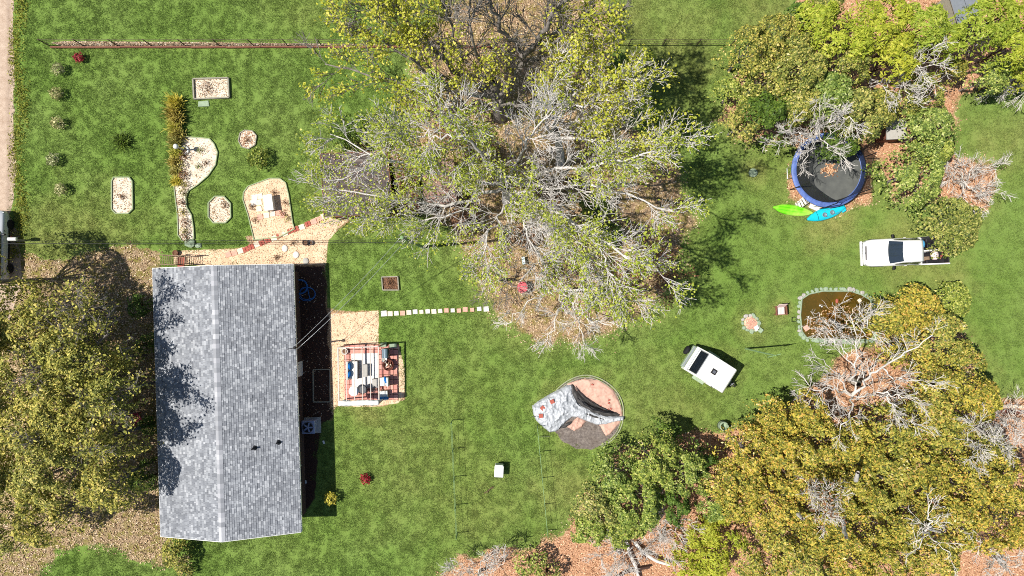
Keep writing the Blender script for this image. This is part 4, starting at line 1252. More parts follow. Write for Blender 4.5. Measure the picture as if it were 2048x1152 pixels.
# ------------------------------------------------------------------ trampoline
tc = P(1658, 340, .9)
tramp = thing('trampoline', 'large round trampoline with blue padding and black safety net', 'trampoline', (tc.x, tc.y, 0))
TR = 2.46
t = NT('trampoline_mat'); n = t.noise(1.3, 4, .6)
t.col(t.ramp(n, [(.3, rgb(76, 78, 76)), (.7, rgb(96, 98, 93))])); M['tmat'] = t.set(.7, 0, .25)
M['tpad'] = solid('blue_vinyl_pad', rgb(84, 106, 164), .5, var=.3, scale=5, bump=.3)
M['net'] = NT('safety_net')
t = M['net']; t.col(rgb(26, 27, 28)); t.set(.8, 0, .1)
tp_ = t.n('ShaderNodeBsdfTransparent'); mx = t.n('ShaderNodeMixShader'); mx.inputs[0].default_value = .62
t.l(tp_.outputs[0], mx.inputs[1]); t.l(t.b.outputs[0], mx.inputs[2]); t.l(mx.outputs[0], t.out.inputs[0]); M['net'] = t.m
MB().ring((0, 0, .84), TR - .04, .03, 48, 6).build('frame', M['galv'], tramp)
mb = MB().lathe([(TR - .36, .88), (TR - .32, .905), (TR - .02, .9), (TR, .86), (TR - .02, .85), (TR - .34, .86)], 48); mb.f = mb.f[:-2]
mb.build('pad', M['tpad'], tramp, True)
mb = MB(); k = 48
mb.v = [(0, 0, .80)] + [((TR - .3) * r * math.cos(2 * math.pi * i / k), (TR - .3) * r * math.sin(2 * math.pi * i / k), .80 + .05 * r * r) for r in (.5, 1) for i in range(k)]
mb.f = [(0, 1 + i, 1 + (i + 1) % k) for i in range(k)] + [(1 + i, 1 + k + i, 1 + k + (i + 1) % k, 1 + (i + 1) % k) for i in range(k)]
mb.build('mat', M['tmat'], tramp, True)
angs = [math.radians(a) for a in (-152, -96, -38, 20, 82, 145)]
for a in angs:
    c, s = math.cos(a), math.sin(a)
    MB().tube([(TR * c, TR * s, 0), (TR * c * 1.0, TR * s, 1.0), (TR * c * .97, TR * s * .97, 2.55), (2.3 * c, 2.3 * s, 2.72)], [.03, .03, .03, .025], 8).build('pole', M['black'], tramp)
for i in range(6):
    a = angs[i] + .5; c, s = math.cos(a), math.sin(a)
    MB().tube([((TR - .05) * c, (TR - .05) * s, .82), ((TR - .05) * c, (TR - .05) * s, .03), ((TR - .05) * math.cos(a + .3), (TR - .05) * math.sin(a + .3), .03), ((TR - .05) * math.cos(a + .3), (TR - .05) * math.sin(a + .3), .82)], .025, 6).build('leg', M['galv'], tramp)
for i in range(6):
    a0, a1 = angs[i], angs[(i + 1) % 6]
    if a1 < a0: a1 += 2 * math.pi
    mb = MB(); n = 12
    for j in range(n + 1):
        f = j / n; a = a0 + (a1 - a0) * f
        pb = Vector(((TR - .33) * math.cos(a), (TR - .33) * math.sin(a), .9))
        ptop = Vector((2.28 * math.cos(a0), 2.28 * math.sin(a0), 2.66)).lerp(Vector((2.28 * math.cos(a1), 2.28 * math.sin(a1), 2.66)), f)
        ptop.z -= .3 * 4 * f * (1 - f) * random.uniform(.9, 1.1)
        mid = pb.lerp(ptop, .5); mid *= 1.0; mid.x *= .97; mid.y *= .97
        mb.v += [pb, mid, ptop]
    for j in range(n):
        mb.f += [(3 * j, 3 * j + 3, 3 * j + 4, 3 * j + 1), (3 * j + 1, 3 * j + 4, 3 * j + 5, 3 * j + 2)]
    mb.build('safety_net', M['net'], tramp, True)
    pts = [mb.v[3 * j + 2] for j in range(n + 1)]
    MB().tube(pts, .014, 5).build('net_rope', M['black'], tramp)
C = np.column_stack([RNG.normal(0, .22, 260), RNG.normal(0, .2, 260), .84 + .05 * RNG.random(260)]) + np.array([tc.x + .05, tc.y + .55 - .5, 0])
Vq, Fq = quads(C, .06, RNG, .4)
tag(link('leaf_pile', fast_mesh('leaf_pile', Vq, Fq), M['litter_warm'], None), 'little pile of tan leaves in the middle of the trampoline mat', 'leaf pile')

# ------------------------------------------------------------------ kayaks
def kayak(name, label, px, py, Lk, Wk, rz, mat, blunt, z0=.0):
    o = thing(name, label, 'kayak', (*Z(px, py, .25)[:2], z0), rz)
    n = 22; secs, deck = [], []
    for i in range(n):
        f = i / (n - 1)
        if blunt == 'tail': w = Wk / 2 * (1 - (abs(f - .45) / .58) ** 2.6 if f > .45 else 1 - (abs(f - .45) / .47) ** 2.2)
        else: w = Wk / 2 * (1 - abs((f - .42) / .60) ** 2.4 if f > .42 else 1 - abs((f - .42) / .46) ** 3.4)
        w = max(w, .035); x = (f - .5) * Lk
        rise = .08 * abs(2 * f - 1) ** 3
        ring = []
        for a, b in ((-.95, .0), (-1, .12), (-.86, .2), (-.5, .25), (-.2, .27), (0, .29), (.2, .27), (.5, .25), (.86, .2), (1, .12), (.95, 0), (.5, -.02), (-.5, -.02)):
            ring.append(Vector((x, a * w, .03 + b * (.75 + .25 * min(1, w / (Wk / 2))) + rise)))
        secs.append(ring)
    MB().loft(secs).build('hull', mat, o, True, recalc=True)
    return o
t = NT('lime_hull'); n = t.noise(1.2, 3, .5)
x = t.n('ShaderNodeSeparateXYZ'); t.l(t.co(), x.inputs[0])
st = t.math('ABSOLUTE', t.math('SUBTRACT', t.math('FRACT', t.math('MULTIPLY', t.math('ADD', x.outputs[1], 1.0), 5.0)), .5))
t.col(t.mix(t.math('MULTIPLY', t.ramp(n, [(.4, (0, 0, 0, 1)), (.62, (1, 1, 1, 1))]), .55), t.mix(t.ramp(st, [(.12, (1, 1, 1, 1)), (.2, (0, 0, 0, 1))]), rgb(112, 214, 28), rgb(88, 184, 20)), rgb(206, 232, 110)))
M['lime'] = t.set(.35, 0, .5)
k1 = kayak('kayak', 'lime green kayak lying on the grass below the trampoline', 1586.5, 420, 2.66, .72, math.radians(-8.5), M['lime'], 'tail')
M['turquoise'] = solid('turquoise_plastic', rgb(24, 186, 204), .4, var=.08, spec=.5)
k2 = kayak('kayak', 'turquoise kayak with two round seats touching the lime kayak', 1653, 426.5, 2.66, .80, math.radians(198), M['turquoise'], 'tail')
for x in (-.18, .34):
    MB().lathe([(.15, .31), (.16, .345), (.12, .35), (.11, .325), (.02, .325)], 18, (-x, .06, 0)).build('seat', M['bluegrey'], k2, True)
MB().tube([(.62, -.34, .24), (.62, 0, .325), (.62, .34, .24)], .012, 5).build('seam', M['black'], k2)
for s in (-1, 1):
    MB().tube([(-1.2, s * .14, .26), (-.6, s * .2, .31), (0.1, s * .22, .315)], .012, 5).build('groove', M['bluegrey'], k2)
    MB().tube([(-1.0, s * .06, .29), (0, s * .1, .33), (1.0, s * .05, .32)], .014, 5).build('rib', M['lime'], k1)
MB().add([Vector(p) for p in ((-1.32, -.2, .1), (-1.12, -.33, .1), (-1.05, .33, .1), (-1.36, .26, .1), (-1.3, -.2, .24), (-1.1, -.31, .26), (-1.05, .31, .26), (-1.34, .24, .24))], [(3, 2, 1, 0), (4, 5, 6, 7), (0, 1, 5, 4), (1, 2, 6, 5), (2, 3, 7, 6), (3, 0, 4, 7)]).build('stern', M['turquoise'], k2, bevel=.04, recalc=True)
# white slatted steps by the trampoline
st_ = thing('trampoline_steps', 'white slatted steps leaning at the trampoline above the lime kayak', 'steps', (*Z(1604, 407, .3)[:2], 0), math.radians(25))
for i in range(5):
    MB().box((-.32 + i * .16, .05 * i - .05, .12 + .09 * i), (.13, .5, .03), .12 * (i - 2)).build('tread', M['stone_pale'], st_)
for s in (-1, 1):
    MB().bar((-.4, s * .2 - .1, .08), (.36, s * .2 + .1, .5), .04, .06).build('rail', M['wood_grey'], st_)
tag(MB().box((*Z(1632, 416, .1)[:2], .06), (.9, .3, .08), math.radians(-22)).build('plank', M['stone_pale'], bevel=.02), 'pale plank between the two kayaks and the trampoline', 'plank')

# ------------------------------------------------------------------ pond
t = NT('pond_water')
n, n2 = t.noise(.5, 4, .6, 'pos'), t.noise(7, 4, .7, 'pos')
c = t.ramp(n, [(.3, rgb(58, 54, 20)), (.55, rgb(84, 66, 22)), (.75, rgb(112, 74, 26))])
t.col(t.mix(t.ramp(n2, [(.55, (0, 0, 0, 1)), (.75, (.5, .5, .5, 1))]), c, rgb(128, 84, 34)))
t.bump(t.noise(3, 2, .5, 'pos'), .05, .02)
M['water'] = t.set(.12, 0, .4)
mb = MB().prism(gpoly(POND), .003, .03); mb.build('pond_water', M['water'], kind='structure')
rim = thing('pond_rim', 'ring of grey green stones edging the brown pond', 'pond edge', (*G(1675, 630), 0))
def stone_me(i, mat):
    r = random.Random(i); n = 7
    poly = [(math.cos(6.283 * k / n) * r.uniform(.8, 1.1), math.sin(6.283 * k / n) * r.uniform(.65, .95)) for k in range(n)]
    mb = MB(); mb.prism(poly, 0, .55, .08); b = len(mb.v)
    top = mb.v[n:2 * n]
    mb.f = mb.f[:1] + mb.f[2:]
    mb.v += [(x * .7 + r.uniform(-.08, .08), y * .7, .75 + r.uniform(-.1, .1)) for x, y, z in top]
    mb.f += [(n + k, n + (k + 1) % n, b + (k + 1) % n, b + k) for k in range(n)] + [tuple(b + k for k in range(n))]
    me = mb.mesh('stone'); me.materials.append(mat); return me
STONES = [stone_me(i, M['stone_green']) for i in range(5)]
STONES_P = [stone_me(i + 9, M['concrete']) for i in range(3)]
def stone_row(parent, px_poly, spacing, r, closed=True, pale=.2):
    pts = px_poly + ([px_poly[0]] if closed else [])
    acc = 0
    for (x0, y0), (x1, y1) in zip(pts, pts[1:]):
        L = math.hypot(x1 - x0, y1 - y0); u = acc
        while u < L:
            f = u / L
            o = link('stone', random.choice(STONES_P if random.random() < pale else STONES), None, parent)
            gx, gy = G(x0 + (x1 - x0) * f + random.uniform(-1, 1), y0 + (y1 - y0) * f + random.uniform(-1, 1))
            o.location = (gx - parent.location.x, gy - parent.location.y, .004)
            o.rotation_euler = (random.uniform(-.12, .12), random.uniform(-.12, .12), random.uniform(0, 6.28))
            s = r * random.uniform(.8, 1.25)
            o.scale = (s, s * random.uniform(.8, 1.1), s * random.uniform(.6, 1))
            u += spacing * random.uniform(.85, 1.15)
        acc = u - L
outer = [(1672 + (x - 1672) * 1.05, 630 + (y - 630) * 1.08) for x, y in POND]
stone_row(rim, outer, 9.0, .17)
MB().tube([(*(Vector((*G(x, y), 0)) - rim.location)[:2], .05) for x, y in POND + POND[:1]], .05, 6).build('liner_edge', M['stone_green'], rim)
pts = inside_samples(gpoly([(1610, 640), (1660, 612), (1700, 610), (1745, 630), (1745, 672), (1615, 670)]), 700, RNG)
litter_on('floating_leaves', pts, .06, M['litter_warm'], RNG, .035, .02)
for k, (px, py, mat, l, s) in enumerate(((1612, 656, 'pink_tile', 'pink square tile lying in the left end of the pond', .34), (1718, 601, 'cream_tile', 'small cream tile at the right end of the pond', .22))):
    tag(MB().box((*G(px, py), .055), (s, s, .05), .6).build('tile', M[mat]), l, 'tile')
for k, (px, py, l) in enumerate(((1639, 611, 'white float in the middle of the pond, left of its twin'), (1643, 613, 'white float in the middle of the pond, right of its twin'), (1616, 634, 'single yellowish white float near the left pond edge'))):
    tag(MB().ball((*G(px, py), .06), (.06, .06, .05), 10, 6).build('float', M['white_paint']), l, 'float')
tag(MB().ball((*G(1673, 602), .06), (.1, .16, .06), 10, 6).build('float', M['brick_tile']), 'rust red float near the upper pond edge', 'float')
# stone fire ring on the lawn
fr = thing('fire_ring', 'ring of loose stones round a heap of twigs on the lawn', 'fire ring', (*G(1501, 646), 0))
ringp = [(1501 + 17 * math.cos(a * .5236), 646 + 16 * math.sin(a * .5236)) for a in range(12)]
stone_row(fr, ringp, 8.2, .17, True, .3)
MB().lathe([(.46, .004), (.4, .04), (.05, .07)], 18).build('ash', M['straw'], fr, True)
mb = MB()
for i in range(70):
    a, b = random.uniform(0, 6.28), random.uniform(0, 6.28); r = .4 * random.random() ** .6
    p = Vector((r * math.cos(a), r * math.sin(a), .07 + .06 * random.random())); d = Vector((math.cos(b), math.sin(b), random.uniform(-.1, .2))) * .16
    mb.tube([p - d, p + d], random.uniform(.01, .022), 4)
mb.build('kindling', M['pink_tile'], fr, kind='stuff')
for (px, py, rz, l) in ((1512, 656, .5, 'pale block resting on the fire ring'), (1519, 660, .9, 'grey green block beside the pale block at the fire ring')):
    tag(MB().box((*G(px, py), .1), (.3, .34, .16), rz).build('block', M['stone_pale' if rz < .7 else 'stone_green'], bevel=.02), l, 'block')
# wooden chair by the pond
def slat_chair(name, label, px, py, rz, seatmat, framemat):
    o = thing(name, label, 'chair', (*Z(px, py, .4)[:2], 0), rz)
    for i in range(6):
        MB().box((-.23 + i * .092, .02, .36), (.08, .56, .025)).build('seat_slat', M[seatmat], o)
        MB().box((-.23 + i * .092, .32 + .0, .66), (.08, .03, .62), M=Matrix.Rotation(-.35, 3, 'X')).build('back_slat', M[seatmat], o)
    for s in (-1, 1):
        MB().box((s * .33, .0, .55), (.11, .62, .03)).build('armrest', M[framemat], o)
        for y in (-.24, .24):
            MB().bar((s * .31, y, 0), (s * .31, y, .54), .05).build('leg', M[framemat], o)
    MB().bar((-.3, -.27, .33), (.3, -.27, .33), .03, .08).build('rail', M[framemat], o)
    return o
M['pale_pink'] = solid('pale_pink_paint', rgb(222, 196, 190), .7, var=.1)
slat_chair('garden_chair', 'wooden chair with pale pink slats between fire ring and pond', 1561, 621, math.radians(3), 'pale_pink', 'wood_red')
M['maroon'] = solid('maroon_paint', rgb(146, 44, 62), .6)
slat_chair('garden_chair', 'dark red wooden chair in the shade left of the house', 273, 838, math.radians(35), 'maroon', 'maroon')
x, y = G(1585, 639)
wr = thing('plant_hoop', 'small dark wire hoop on the grass by the pond stones', 'plant hoop', (x, y, 0))
MB().ring((0, 0, .25), .16, .014, 20, 5).build('hoop', M['metal_dark'], wr)
for i in range(3):
    MB().bar((.16 * math.cos(i * 2.1), .16 * math.sin(i * 2.1), 0), (.16 * math.cos(i * 2.1), .16 * math.sin(i * 2.1), .25), .014).build('stake', M['metal_dark'], wr)
x, y = Z(1447, 852, .5)[:2]
br = thing('barrel', 'grey green open barrel on the lawn at the edge of the wood', 'barrel', (x, y, 0))
MB().lathe([(.26, 0), (.31, .25), (.31, .5), (.28, .72), (.24, .72), (.26, .5), (.24, .1), (.02, .09)], 20).build('body', M['stone_green'], br, True)
MB().ring((0, 0, .22), .31, .018, 20, 5).ring((0, 0, .55), .305, .018, 20, 5).build('hoop', M['metal_dark'], br)

# ------------------------------------------------------------------ camping trailer
ux = Vector((480, -305)).normalized()
tcx, tcy = 1421, 739.5
p = P(tcx, tcy, 1.5)
rt_ = math.atan2(ux.y, ux.x)
trl = thing('camping_trailer', 'small white camping trailer with a dark rear window on the lawn', 'trailer', (p.x, p.y, 0), rt_)
L2, W2 = 1.36, .88
prof = [(-L2 - .05, .42), (-L2 + .02, .95), (-L2 + .12, 1.05), (-.64, 1.88), (-.55, 1.98), (L2 - .12, 2.0), (L2, 1.86), (L2, .5), (L2 - .25, .42)]
mb = MB()
mb.v = [Vector((x, -W2, z)) for x, z in prof] + [Vector((x, W2, z)) for x, z in prof]
n = len(prof)
mb.f = [tuple(range(n)), tuple(range(2 * n - 1, n - 1, -1))] + [(i, n + i, n + (i + 1) % n, (i + 1) % n) for i in range(n)]
M['trailer_white'] = car_paint('trailer_white', (.80, .80, .74, 1))
mb.build('body', M['trailer_white'], trl, bevel=.05, recalc=True)
a, b = Vector((-L2 + .2, 0, 1.13)), Vector((-.7, 0, 1.84))
nrm = Vector((-(b - a).z, 0, (b - a).x)).normalized()
fr_o = MB()
fr_o.add([Vector((q.x, y, q.z)) + nrm * .012 for q, y in ((a, -.74), (a, .74), (b, .74), (b, -.74))], [(0, 1, 2, 3), (3, 2, 1, 0)])
fr_o.build('rear_window', M['glass'], trl)
for q0, q1 in (((a, -.76), (a, .76)), ((b, -.76), (b, .76)), ((a, -.76), (b, -.76)), ((a, .76), (b, .76))):
    MB().bar(Vector((q0[0].x, q0[1], q0[0].z)) + nrm * .02, Vector((q1[0].x, q1[1], q1[0].z)) + nrm * .02, .04, .03).build('window_frame', M['galv'], trl)
MB().box((-L2 - .12, 0, .8), (.2, 1.6, .3)).build('rear_locker', M['stone_green'], trl, bevel=.03)
MB().box((-L2 - .13, 0, .97), (.1, 1.5, .04)).build('locker_rail', M['galv'], trl)
vt = MB().box((.1, -.02, 2.03), (.34, .34, .07)).build('roof_vent', M['metal_dark'], trl, bevel=.015)
MB().box((.1, -.02, 2.075), (.18, .18, .03)).build('vent_lid', M['metal_grey'], vt)
sw = MB().lathe([(.12, -.11), (.26, -.11), (.31, -.05), (.31, .05), (.26, .11), (.12, .11)], 20)
sw.v = [(z - L2 - .42, x - .0 + .3, y + .75) for x, y, z in sw.v]
sw.build('spare_tyre', M['rubber'], trl, True, recalc=True)
for s in (-1, 1):
    wheel(trl, -.1, s * .93, .33, .2, s)
    MB().box((-.1, s * .95, .72), (.86, .24, .06)).build('fender', M['stone_green'], trl, bevel=.03)
    MB().box((.5, s * .885, 1.1), (.55, .03, .95)).build('door', M['white_paint'], trl, bevel=.01)
    MB().box((.52, s * .885, 1.93), (.14, .05, .04)).build('hinge', M['metal_dark'], trl)
MB().bar((L2 - .1, -.4, .42), (L2 + .95, 0, .42), .07).bar((L2 - .1, .4, .42), (L2 + .95, 0, .42), .07).build('tongue', M['metal_dark'], trl)
MB().tube([(L2 + .55, 0, .2), (L2 + .55, 0, .85)], .05, 8).tube([(L2 + .5, -.14, .85), (L2 + .6, .14, .87)], .025, 6).build('jack', M['galv'], trl)
MB().box((L2 + .36, .02, .52), (.26, .36, .16)).build('gas_tray', M['stone_green'], trl, bevel=.03)

# ------------------------------------------------------------------ collapsed pool and its tarp
tcw = Vector((*G(1172, 826), 0))
def TP(cx, cy):           # crop pixel of the enlarged tarp view to local metres
    x, y = G(1050 + cx / 6.777, 740 + cy / 6.777); return (x - tcw.x, y - tcw.y)
pool = thing('pool_base', 'round grey pad of a dismantled pool with a pink liner', 'pool', tcw)
M['pad_grey'] = fill_mat('pool_pad_dirt', rgb(78, 70, 66), rgb(112, 104, 98), rgb(148, 138, 128), 6)
M['liner_pink'] = solid('faded_pink_liner', rgb(196, 158, 140), .8, var=.18, scale=3, bump=.6)
mb = MB(); poly = [((2.42 + .06 * math.sin(i * 1.9)) * math.cos(i * .1309), (2.42 + .06 * math.sin(i * 1.9)) * math.sin(i * .1309)) for i in range(48)]
mb.prism(poly, .004, .02); mb.build('pad', M['pad_grey'], pool)
def blanket(name, poly_c, mat, parent, hfun, step=.045, z0=.03, smooth=True):
    poly = [TP(*p) for p in poly_c]; b = np.asarray(poly)
    xs = np.arange(b[:, 0].min(), b[:, 0].max() + step, step); ys = np.arange(b[:, 1].min(), b[:, 1].max() + step, step)
    X, Y = np.meshgrid(xs, ys); d = sd_poly(X, Y, poly)
    ins = d < 0
    Zh = z0 + hfun(X, Y, -d) * np.clip(-d / .12, 0, 1)
    idx = -np.ones(X.shape, int); q = ins[:-1, :-1] & ins[1:, :-1] & ins[:-1, 1:] & ins[1:, 1:]
    use = np.zeros(X.shape, bool); use[:-1, :-1] |= q; use[1:, :-1] |= q; use[:-1, 1:] |= q; use[1:, 1:] |= q
    idx[use] = np.arange(use.sum())
    V = np.column_stack([X[use], Y[use], Zh[use]])
    F = np.stack([idx[:-1, :-1][q], idx[:-1, 1:][q], idx[1:, 1:][q], idx[1:, :-1][q]], 1)
    me = fast_mesh(name, V, F)
    if smooth: me.shade_smooth()
    o = link(name, me, mat, parent)
    return o
def ridged(X, Y, s, seed, ax=1.0, ay=1.0):
    return 1 - np.abs(2 * vnoise(X * ax, Y * ay, s, seed, 3) - 1)
blanket('liner', [(560, 180), (800, 110), (1000, 130), (1200, 260), (1310, 470), (1330, 600), (1290, 720), (1150, 880), (1090, 900), (1000, 740), (700, 600), (600, 400)], M['liner_pink'], pool,
        lambda X, Y, d: .05 + .10 * ridged(X, Y, 1.3, 5, 1, 1.6) ** 3 + .03 * ridged(X, Y, 4, 6), z0=.02)
blanket('liner_flap', [(560, 770), (640, 690), (720, 620), (830, 690), (780, 770), (670, 830)], M['liner_pink'], pool, lambda X, Y, d: .08 + .12 * ridged(X, Y, 2.5, 8) ** 2, step=.03, z0=.03)
M['pool_wall'] = solid('pool_wall_green', rgb(150, 156, 124), .7, var=.15)
for R, rr, nm in ((2.5, .035, 'wall_hoop'), (2.36, .022, 'wall_hoop')):
    pts = [(R * math.cos(a), R * math.sin(a) + .03 * math.sin(a * 5), .06 + .03 * math.sin(a * 7)) for a in np.linspace(-1.15, 2.5, 50)]
    MB().tube(pts, rr, 6).build(nm, M['pool_wall'], pool)
for i in range(9):
    a = random.uniform(-.3, 1.4); r = random.uniform(1.0, 2.0)
    MB().box((r * math.cos(a) , r * math.sin(a), .2), (.14, .1, .02), random.uniform(0, 3)).build('torn_scrap', M['brick_tile'], pool)
t = NT('silver_tarp'); n = t.noise(3, 5, .7)
t.col(t.ramp(n, [(.3, rgb(140, 144, 148)), (.6, rgb(184, 187, 190))])); t.bump(t.noise(7, 5, .7, dist=1.0), .5, .04)
M['tarp'] = t.set(.42, .0, .4)
M['tarp_dark'] = solid('dark_tarp', rgb(64, 62, 60), .6, var=.35, scale=3, bump=.5)
tarp = thing('tarp', 'crumpled silver tarp with a black underside over the pool pad', 'tarp', tcw)
blanket('silver_sheet', [(92, 480), (180, 410), (330, 320), (470, 250), (560, 200), (640, 180), (660, 300), (720, 420), (860, 500), (1060, 590), (1270, 610), (1350, 620), (1340, 680), (1230, 700), (1080, 745), (960, 740), (830, 690), (700, 640), (640, 640), (560, 700), (490, 770), (430, 830), (330, 845), (240, 770), (150, 690), (110, 600)], M['tarp'], tarp,
        lambda X, Y, d: .12 + .22 * np.clip(d / .7, 0, 1) * (X < 0) + .16 * ridged(X, Y, 1.7, 11) ** 3 + .07 * ridged(X, Y, 4.2, 12) ** 2, step=.035, z0=.06)
def fold(name, line, width, height, mat, seed, z0=.2):
    pts = [Vector((*TP(*p), 0)) for p in line]
    fine = []
    for i in range(len(pts) - 1):
        for k in range(8): fine.append(pts[i].lerp(pts[i + 1], k / 8))
    fine.append(pts[-1]); n = len(fine); secs = []
    r = random.Random(seed)
    for i, p in enumerate(fine):
        d = (fine[min(i + 1, n - 1)] - fine[max(i - 1, 0)]).normalized(); w = Vector((-d.y, d.x, 0))
        e = math.sin(math.pi * min(1, max(0, (i + .5) / n))) ** .6
        sec = []
        for j in range(9):
            u = j / 8 * 2 - 1
            zz = z0 + height * e * (1 - u * u) * (1 + .25 * math.sin(i * .9 + j)) + .02 * math.sin(j * 2.3 + i * .5)
            sec.append(p + w * u * width * e * (1 + .12 * math.sin(i * .7 + seed)) + Vector((0, 0, zz)))
        secs.append(sec)
    MB().loft(secs, False).build(name, mat, tarp, True)
fold('dark_fold', [(625, 190), (660, 300), (740, 400), (850, 490), (1000, 550), (1160, 590), (1270, 605)], .30, .22, M['tarp_dark'], 1, .22)
fold('dark_fold', [(700, 370), (800, 440), (900, 500), (1050, 545), (1180, 570)], .10, .16, M['black'], 2, .42)
fold('dark_fold', [(560, 320), (600, 420), (660, 500), (760, 560), (900, 610), (1060, 660)], .1, .1, M['tarp_dark'], 3, .28)
fold('dark_fold', [(575, 480), (640, 520), (720, 590), (790, 640)], .07, .08, M['black'], 4, .3)
fold('dark_fold', [(490, 780), (560, 740), (640, 700)], .12, .1, M['tarp_dark'], 5, .1)
fold('silver_fold', [(600, 260), (640, 380), (700, 460), (800, 530), (960, 600), (1150, 640), (1320, 630)], .08, .12, M['tarp'], 6, .33)
fold('dark_fold', [(660, 210), (760, 330), (870, 420), (1000, 490), (1150, 560)], .07, .1, M['tarp_dark'], 7, .3)
fold('silver_fold', [(520, 590), (500, 700), (440, 800)], .07, .1, M['tarp'], 8, .22)
fold('silver_fold', [(180, 420), (260, 480), (330, 560), (350, 660)], .06, .08, M['tarp'], 9, .33)
for (cx, cy, rz, l) in ((362, 412, .4, 'orange brick weighing down the tarp, furthest right of three'), (234, 498, .8, 'orange brick weighing down the tarp, middle of three'), (212, 603, .1, 'orange brick weighing down the tarp, lowest of three')):
    x, y = TP(cx, cy)
    tag(MB().box((tcw.x + x, tcw.y + y, .5), (.28, .26, .09), rz).build('brick', M['brick_tile'], bevel=.01), l, 'brick')
for cx, cy, cx2, cy2, l in ((95, 620, 260, 618, 'thin dark rod sticking out over the tarp'), (170, 895, 330, 885, 'thin dark rod on the straw below the tarp')):
    a, b = TP(cx, cy), TP(cx2, cy2)
    tag(MB().tube([(tcw.x + a[0], tcw.y + a[1], .3), (tcw.x + b[0], tcw.y + b[1], .45)], .018, 6).build('rod', M['metal_dark']), l, 'rod')

# ------------------------------------------------------------------ small things on the lawn
wb_ = thing('storage_bench', 'white square storage bench alone on the lower lawn', 'bench', (*Z(998, 942, .7)[:2], 0), math.radians(-3))
MB().box((0, -.03, .34), (.56, .72, .62)).build('body', M['white_paint'], wb_, bevel=.03)
MB().box((0, -.05, .68), (.6, .74, .06)).build('lid', M['white_paint'], wb_, bevel=.03)
MB().box((0, .37, .58), (.5, .08, .5)).build('backrest', M['white_paint'], wb_, bevel=.02)
x, y = G(979, 980)
sk = thing('fallen_branch', 'short brown branch on the grass below the white bench', 'branch', (x, y, 0), .4)
MB().tube([(-.4, -.05, .04), (-.1, 0, .06), (.2, .12, .08), (.36, .12, .1)], [.03, .035, .04, .02], 6).build('limb', M['bark_brown'], sk)
MB().tube([(-.1, 0, .06), (-.2, -.16, .08)], [.025, .01], 5).tube([(.2, .12, .08), (.3, -.02, .07)], [.03, .012], 5).build('twig', M['bark_brown'], sk)
pl = thing('martin_pole', 'thin grey green pole leaning over the grass between trailer and pond', 'pole', (*G(1491, 697), 0))
MB().tube([(0, 0, 0), (.05, 0, 3.0), (.1, .02, 5.0)], [.06, .05, .04], 8).build('shaft', M['pole'], pl)
MB().bar((-.3, -.1, 4.8), (.5, .1, 4.8), .04).build('crossbar', M['pole'], pl)
md = P(1045, 575, .7)
rd = thing('round_table', 'round faded red table under the bare branches', 'table', (md.x, md.y, 0))
M['faded_red'] = solid('faded_red_metal', rgb(196, 84, 92), .6, var=.2)
MB().lathe([(.3, .68), (.34, .69), (.34, .71), (.3, .72)], 24, sy=1.15).build('tabletop', M['faded_red'], rd, True)
for i in range(3):
    MB().bar((.08 * math.cos(i * 2.1), .08 * math.sin(i * 2.1), .68), (.3 * math.cos(i * 2.1), .3 * math.sin(i * 2.1), 0), .03).build('leg', M['faded_red'], rd)
tag(MB().box((*Z(1047, 521, .4)[:2], .4), (.2, .5, .04), .15, taper=.96).build('board', solid('pale_blue_board', rgb(196, 214, 214), .6)), 'pale blue white board lying under the big tree', 'board')
tag(MB().lathe([(.28, 0), (.3, .1), (.27, .2), (.2, .16), (.05, .14)], 14, (*G(1505, 346), 0)).build('stump_planter', M['stone_green'], None, True), 'round grey planter in the shade left of the trampoline', 'planter')
# low hut and wall in the upper right wood
hp = P(1793, 258, 1.6)
hut = thing('small_hut', 'flat roofed hut hidden in the wood above the trampoline', 'hut', (hp.x, hp.y, 0), .05)
MB().box((0, 0, .75), (1.1, 1.1, 1.5)).build('wall', M['wood_red'], hut)
MB().box((0, 0, 1.56), (1.3, 1.3, .08)).build('roof', M['concrete'], hut)
hp = P(1932, 8, 2.4)
hut2 = thing('small_hut', 'pale blue roofed hut at the top edge among the pines', 'hut', (hp.x, hp.y, 0), .3)
MB().box((0, 0, 1.1), (1.4, 1.8, 2.2)).build('wall', M['wood_grey'], hut2)
for s in (-1, 1):
    MB().bar((s * .42, -1.05, 2.35), (s * .42, 1.05, 2.35), .86, .04).build('roof_sheet', M['galv'], hut2).rotation_euler = (0, 0, 0)
lg = thing('timber_border', 'heavy brown timber beam at the right edge of the lower wood', 'beam', (*G(2030, 822), 0))
MB().bar((-1.6, .02, .14), (1.6, -.1, .14), .24, .26).build('beam', M['wood_red'], lg, bevel=.02)
MB().bar((-1.5, .35, .12), (1.6, .3, .12), .2, .22).build('beam', M['straw'], lg, bevel=.02)

# ------------------------------------------------------------------ border strip and wire fences
sp = gpoly(STRIP)
MB().prism(sp, .004, .03).build('border_strip', M['sand'], kind='structure')
pts = inside_samples(sp, 9000, RNG, .01)
litter_on('dry_stalks', pts, .06, M['litter_tan'], RNG, .035, .06, aspect=.3)
bd = thing('timber_edging', 'long row of brown landscape timbers along the dry border', 'edging', (*G(100, 95), 0))
xx = 103.0
while xx < 990:
    x1 = xx + 70
    a, b = G(xx + .6, 95.6 + random.uniform(-.6, .6)), G(min(x1, 1000), 95.6 + random.uniform(-.6, .6))
    MB().bar((a[0] - bd.location.x, a[1] - bd.location.y, .1), (b[0] - bd.location.x, b[1] - bd.location.y, .1), .1, .19).build('timber', M['wood_red'], bd)
    xx = x1
fc = thing('wire_fence', 'long low wire fence along the dry border at the top lawn', 'fence', (*G(100, 92), 0))
M['post'] = solid('rusty_post', rgb(92, 78, 66), .7, .3)
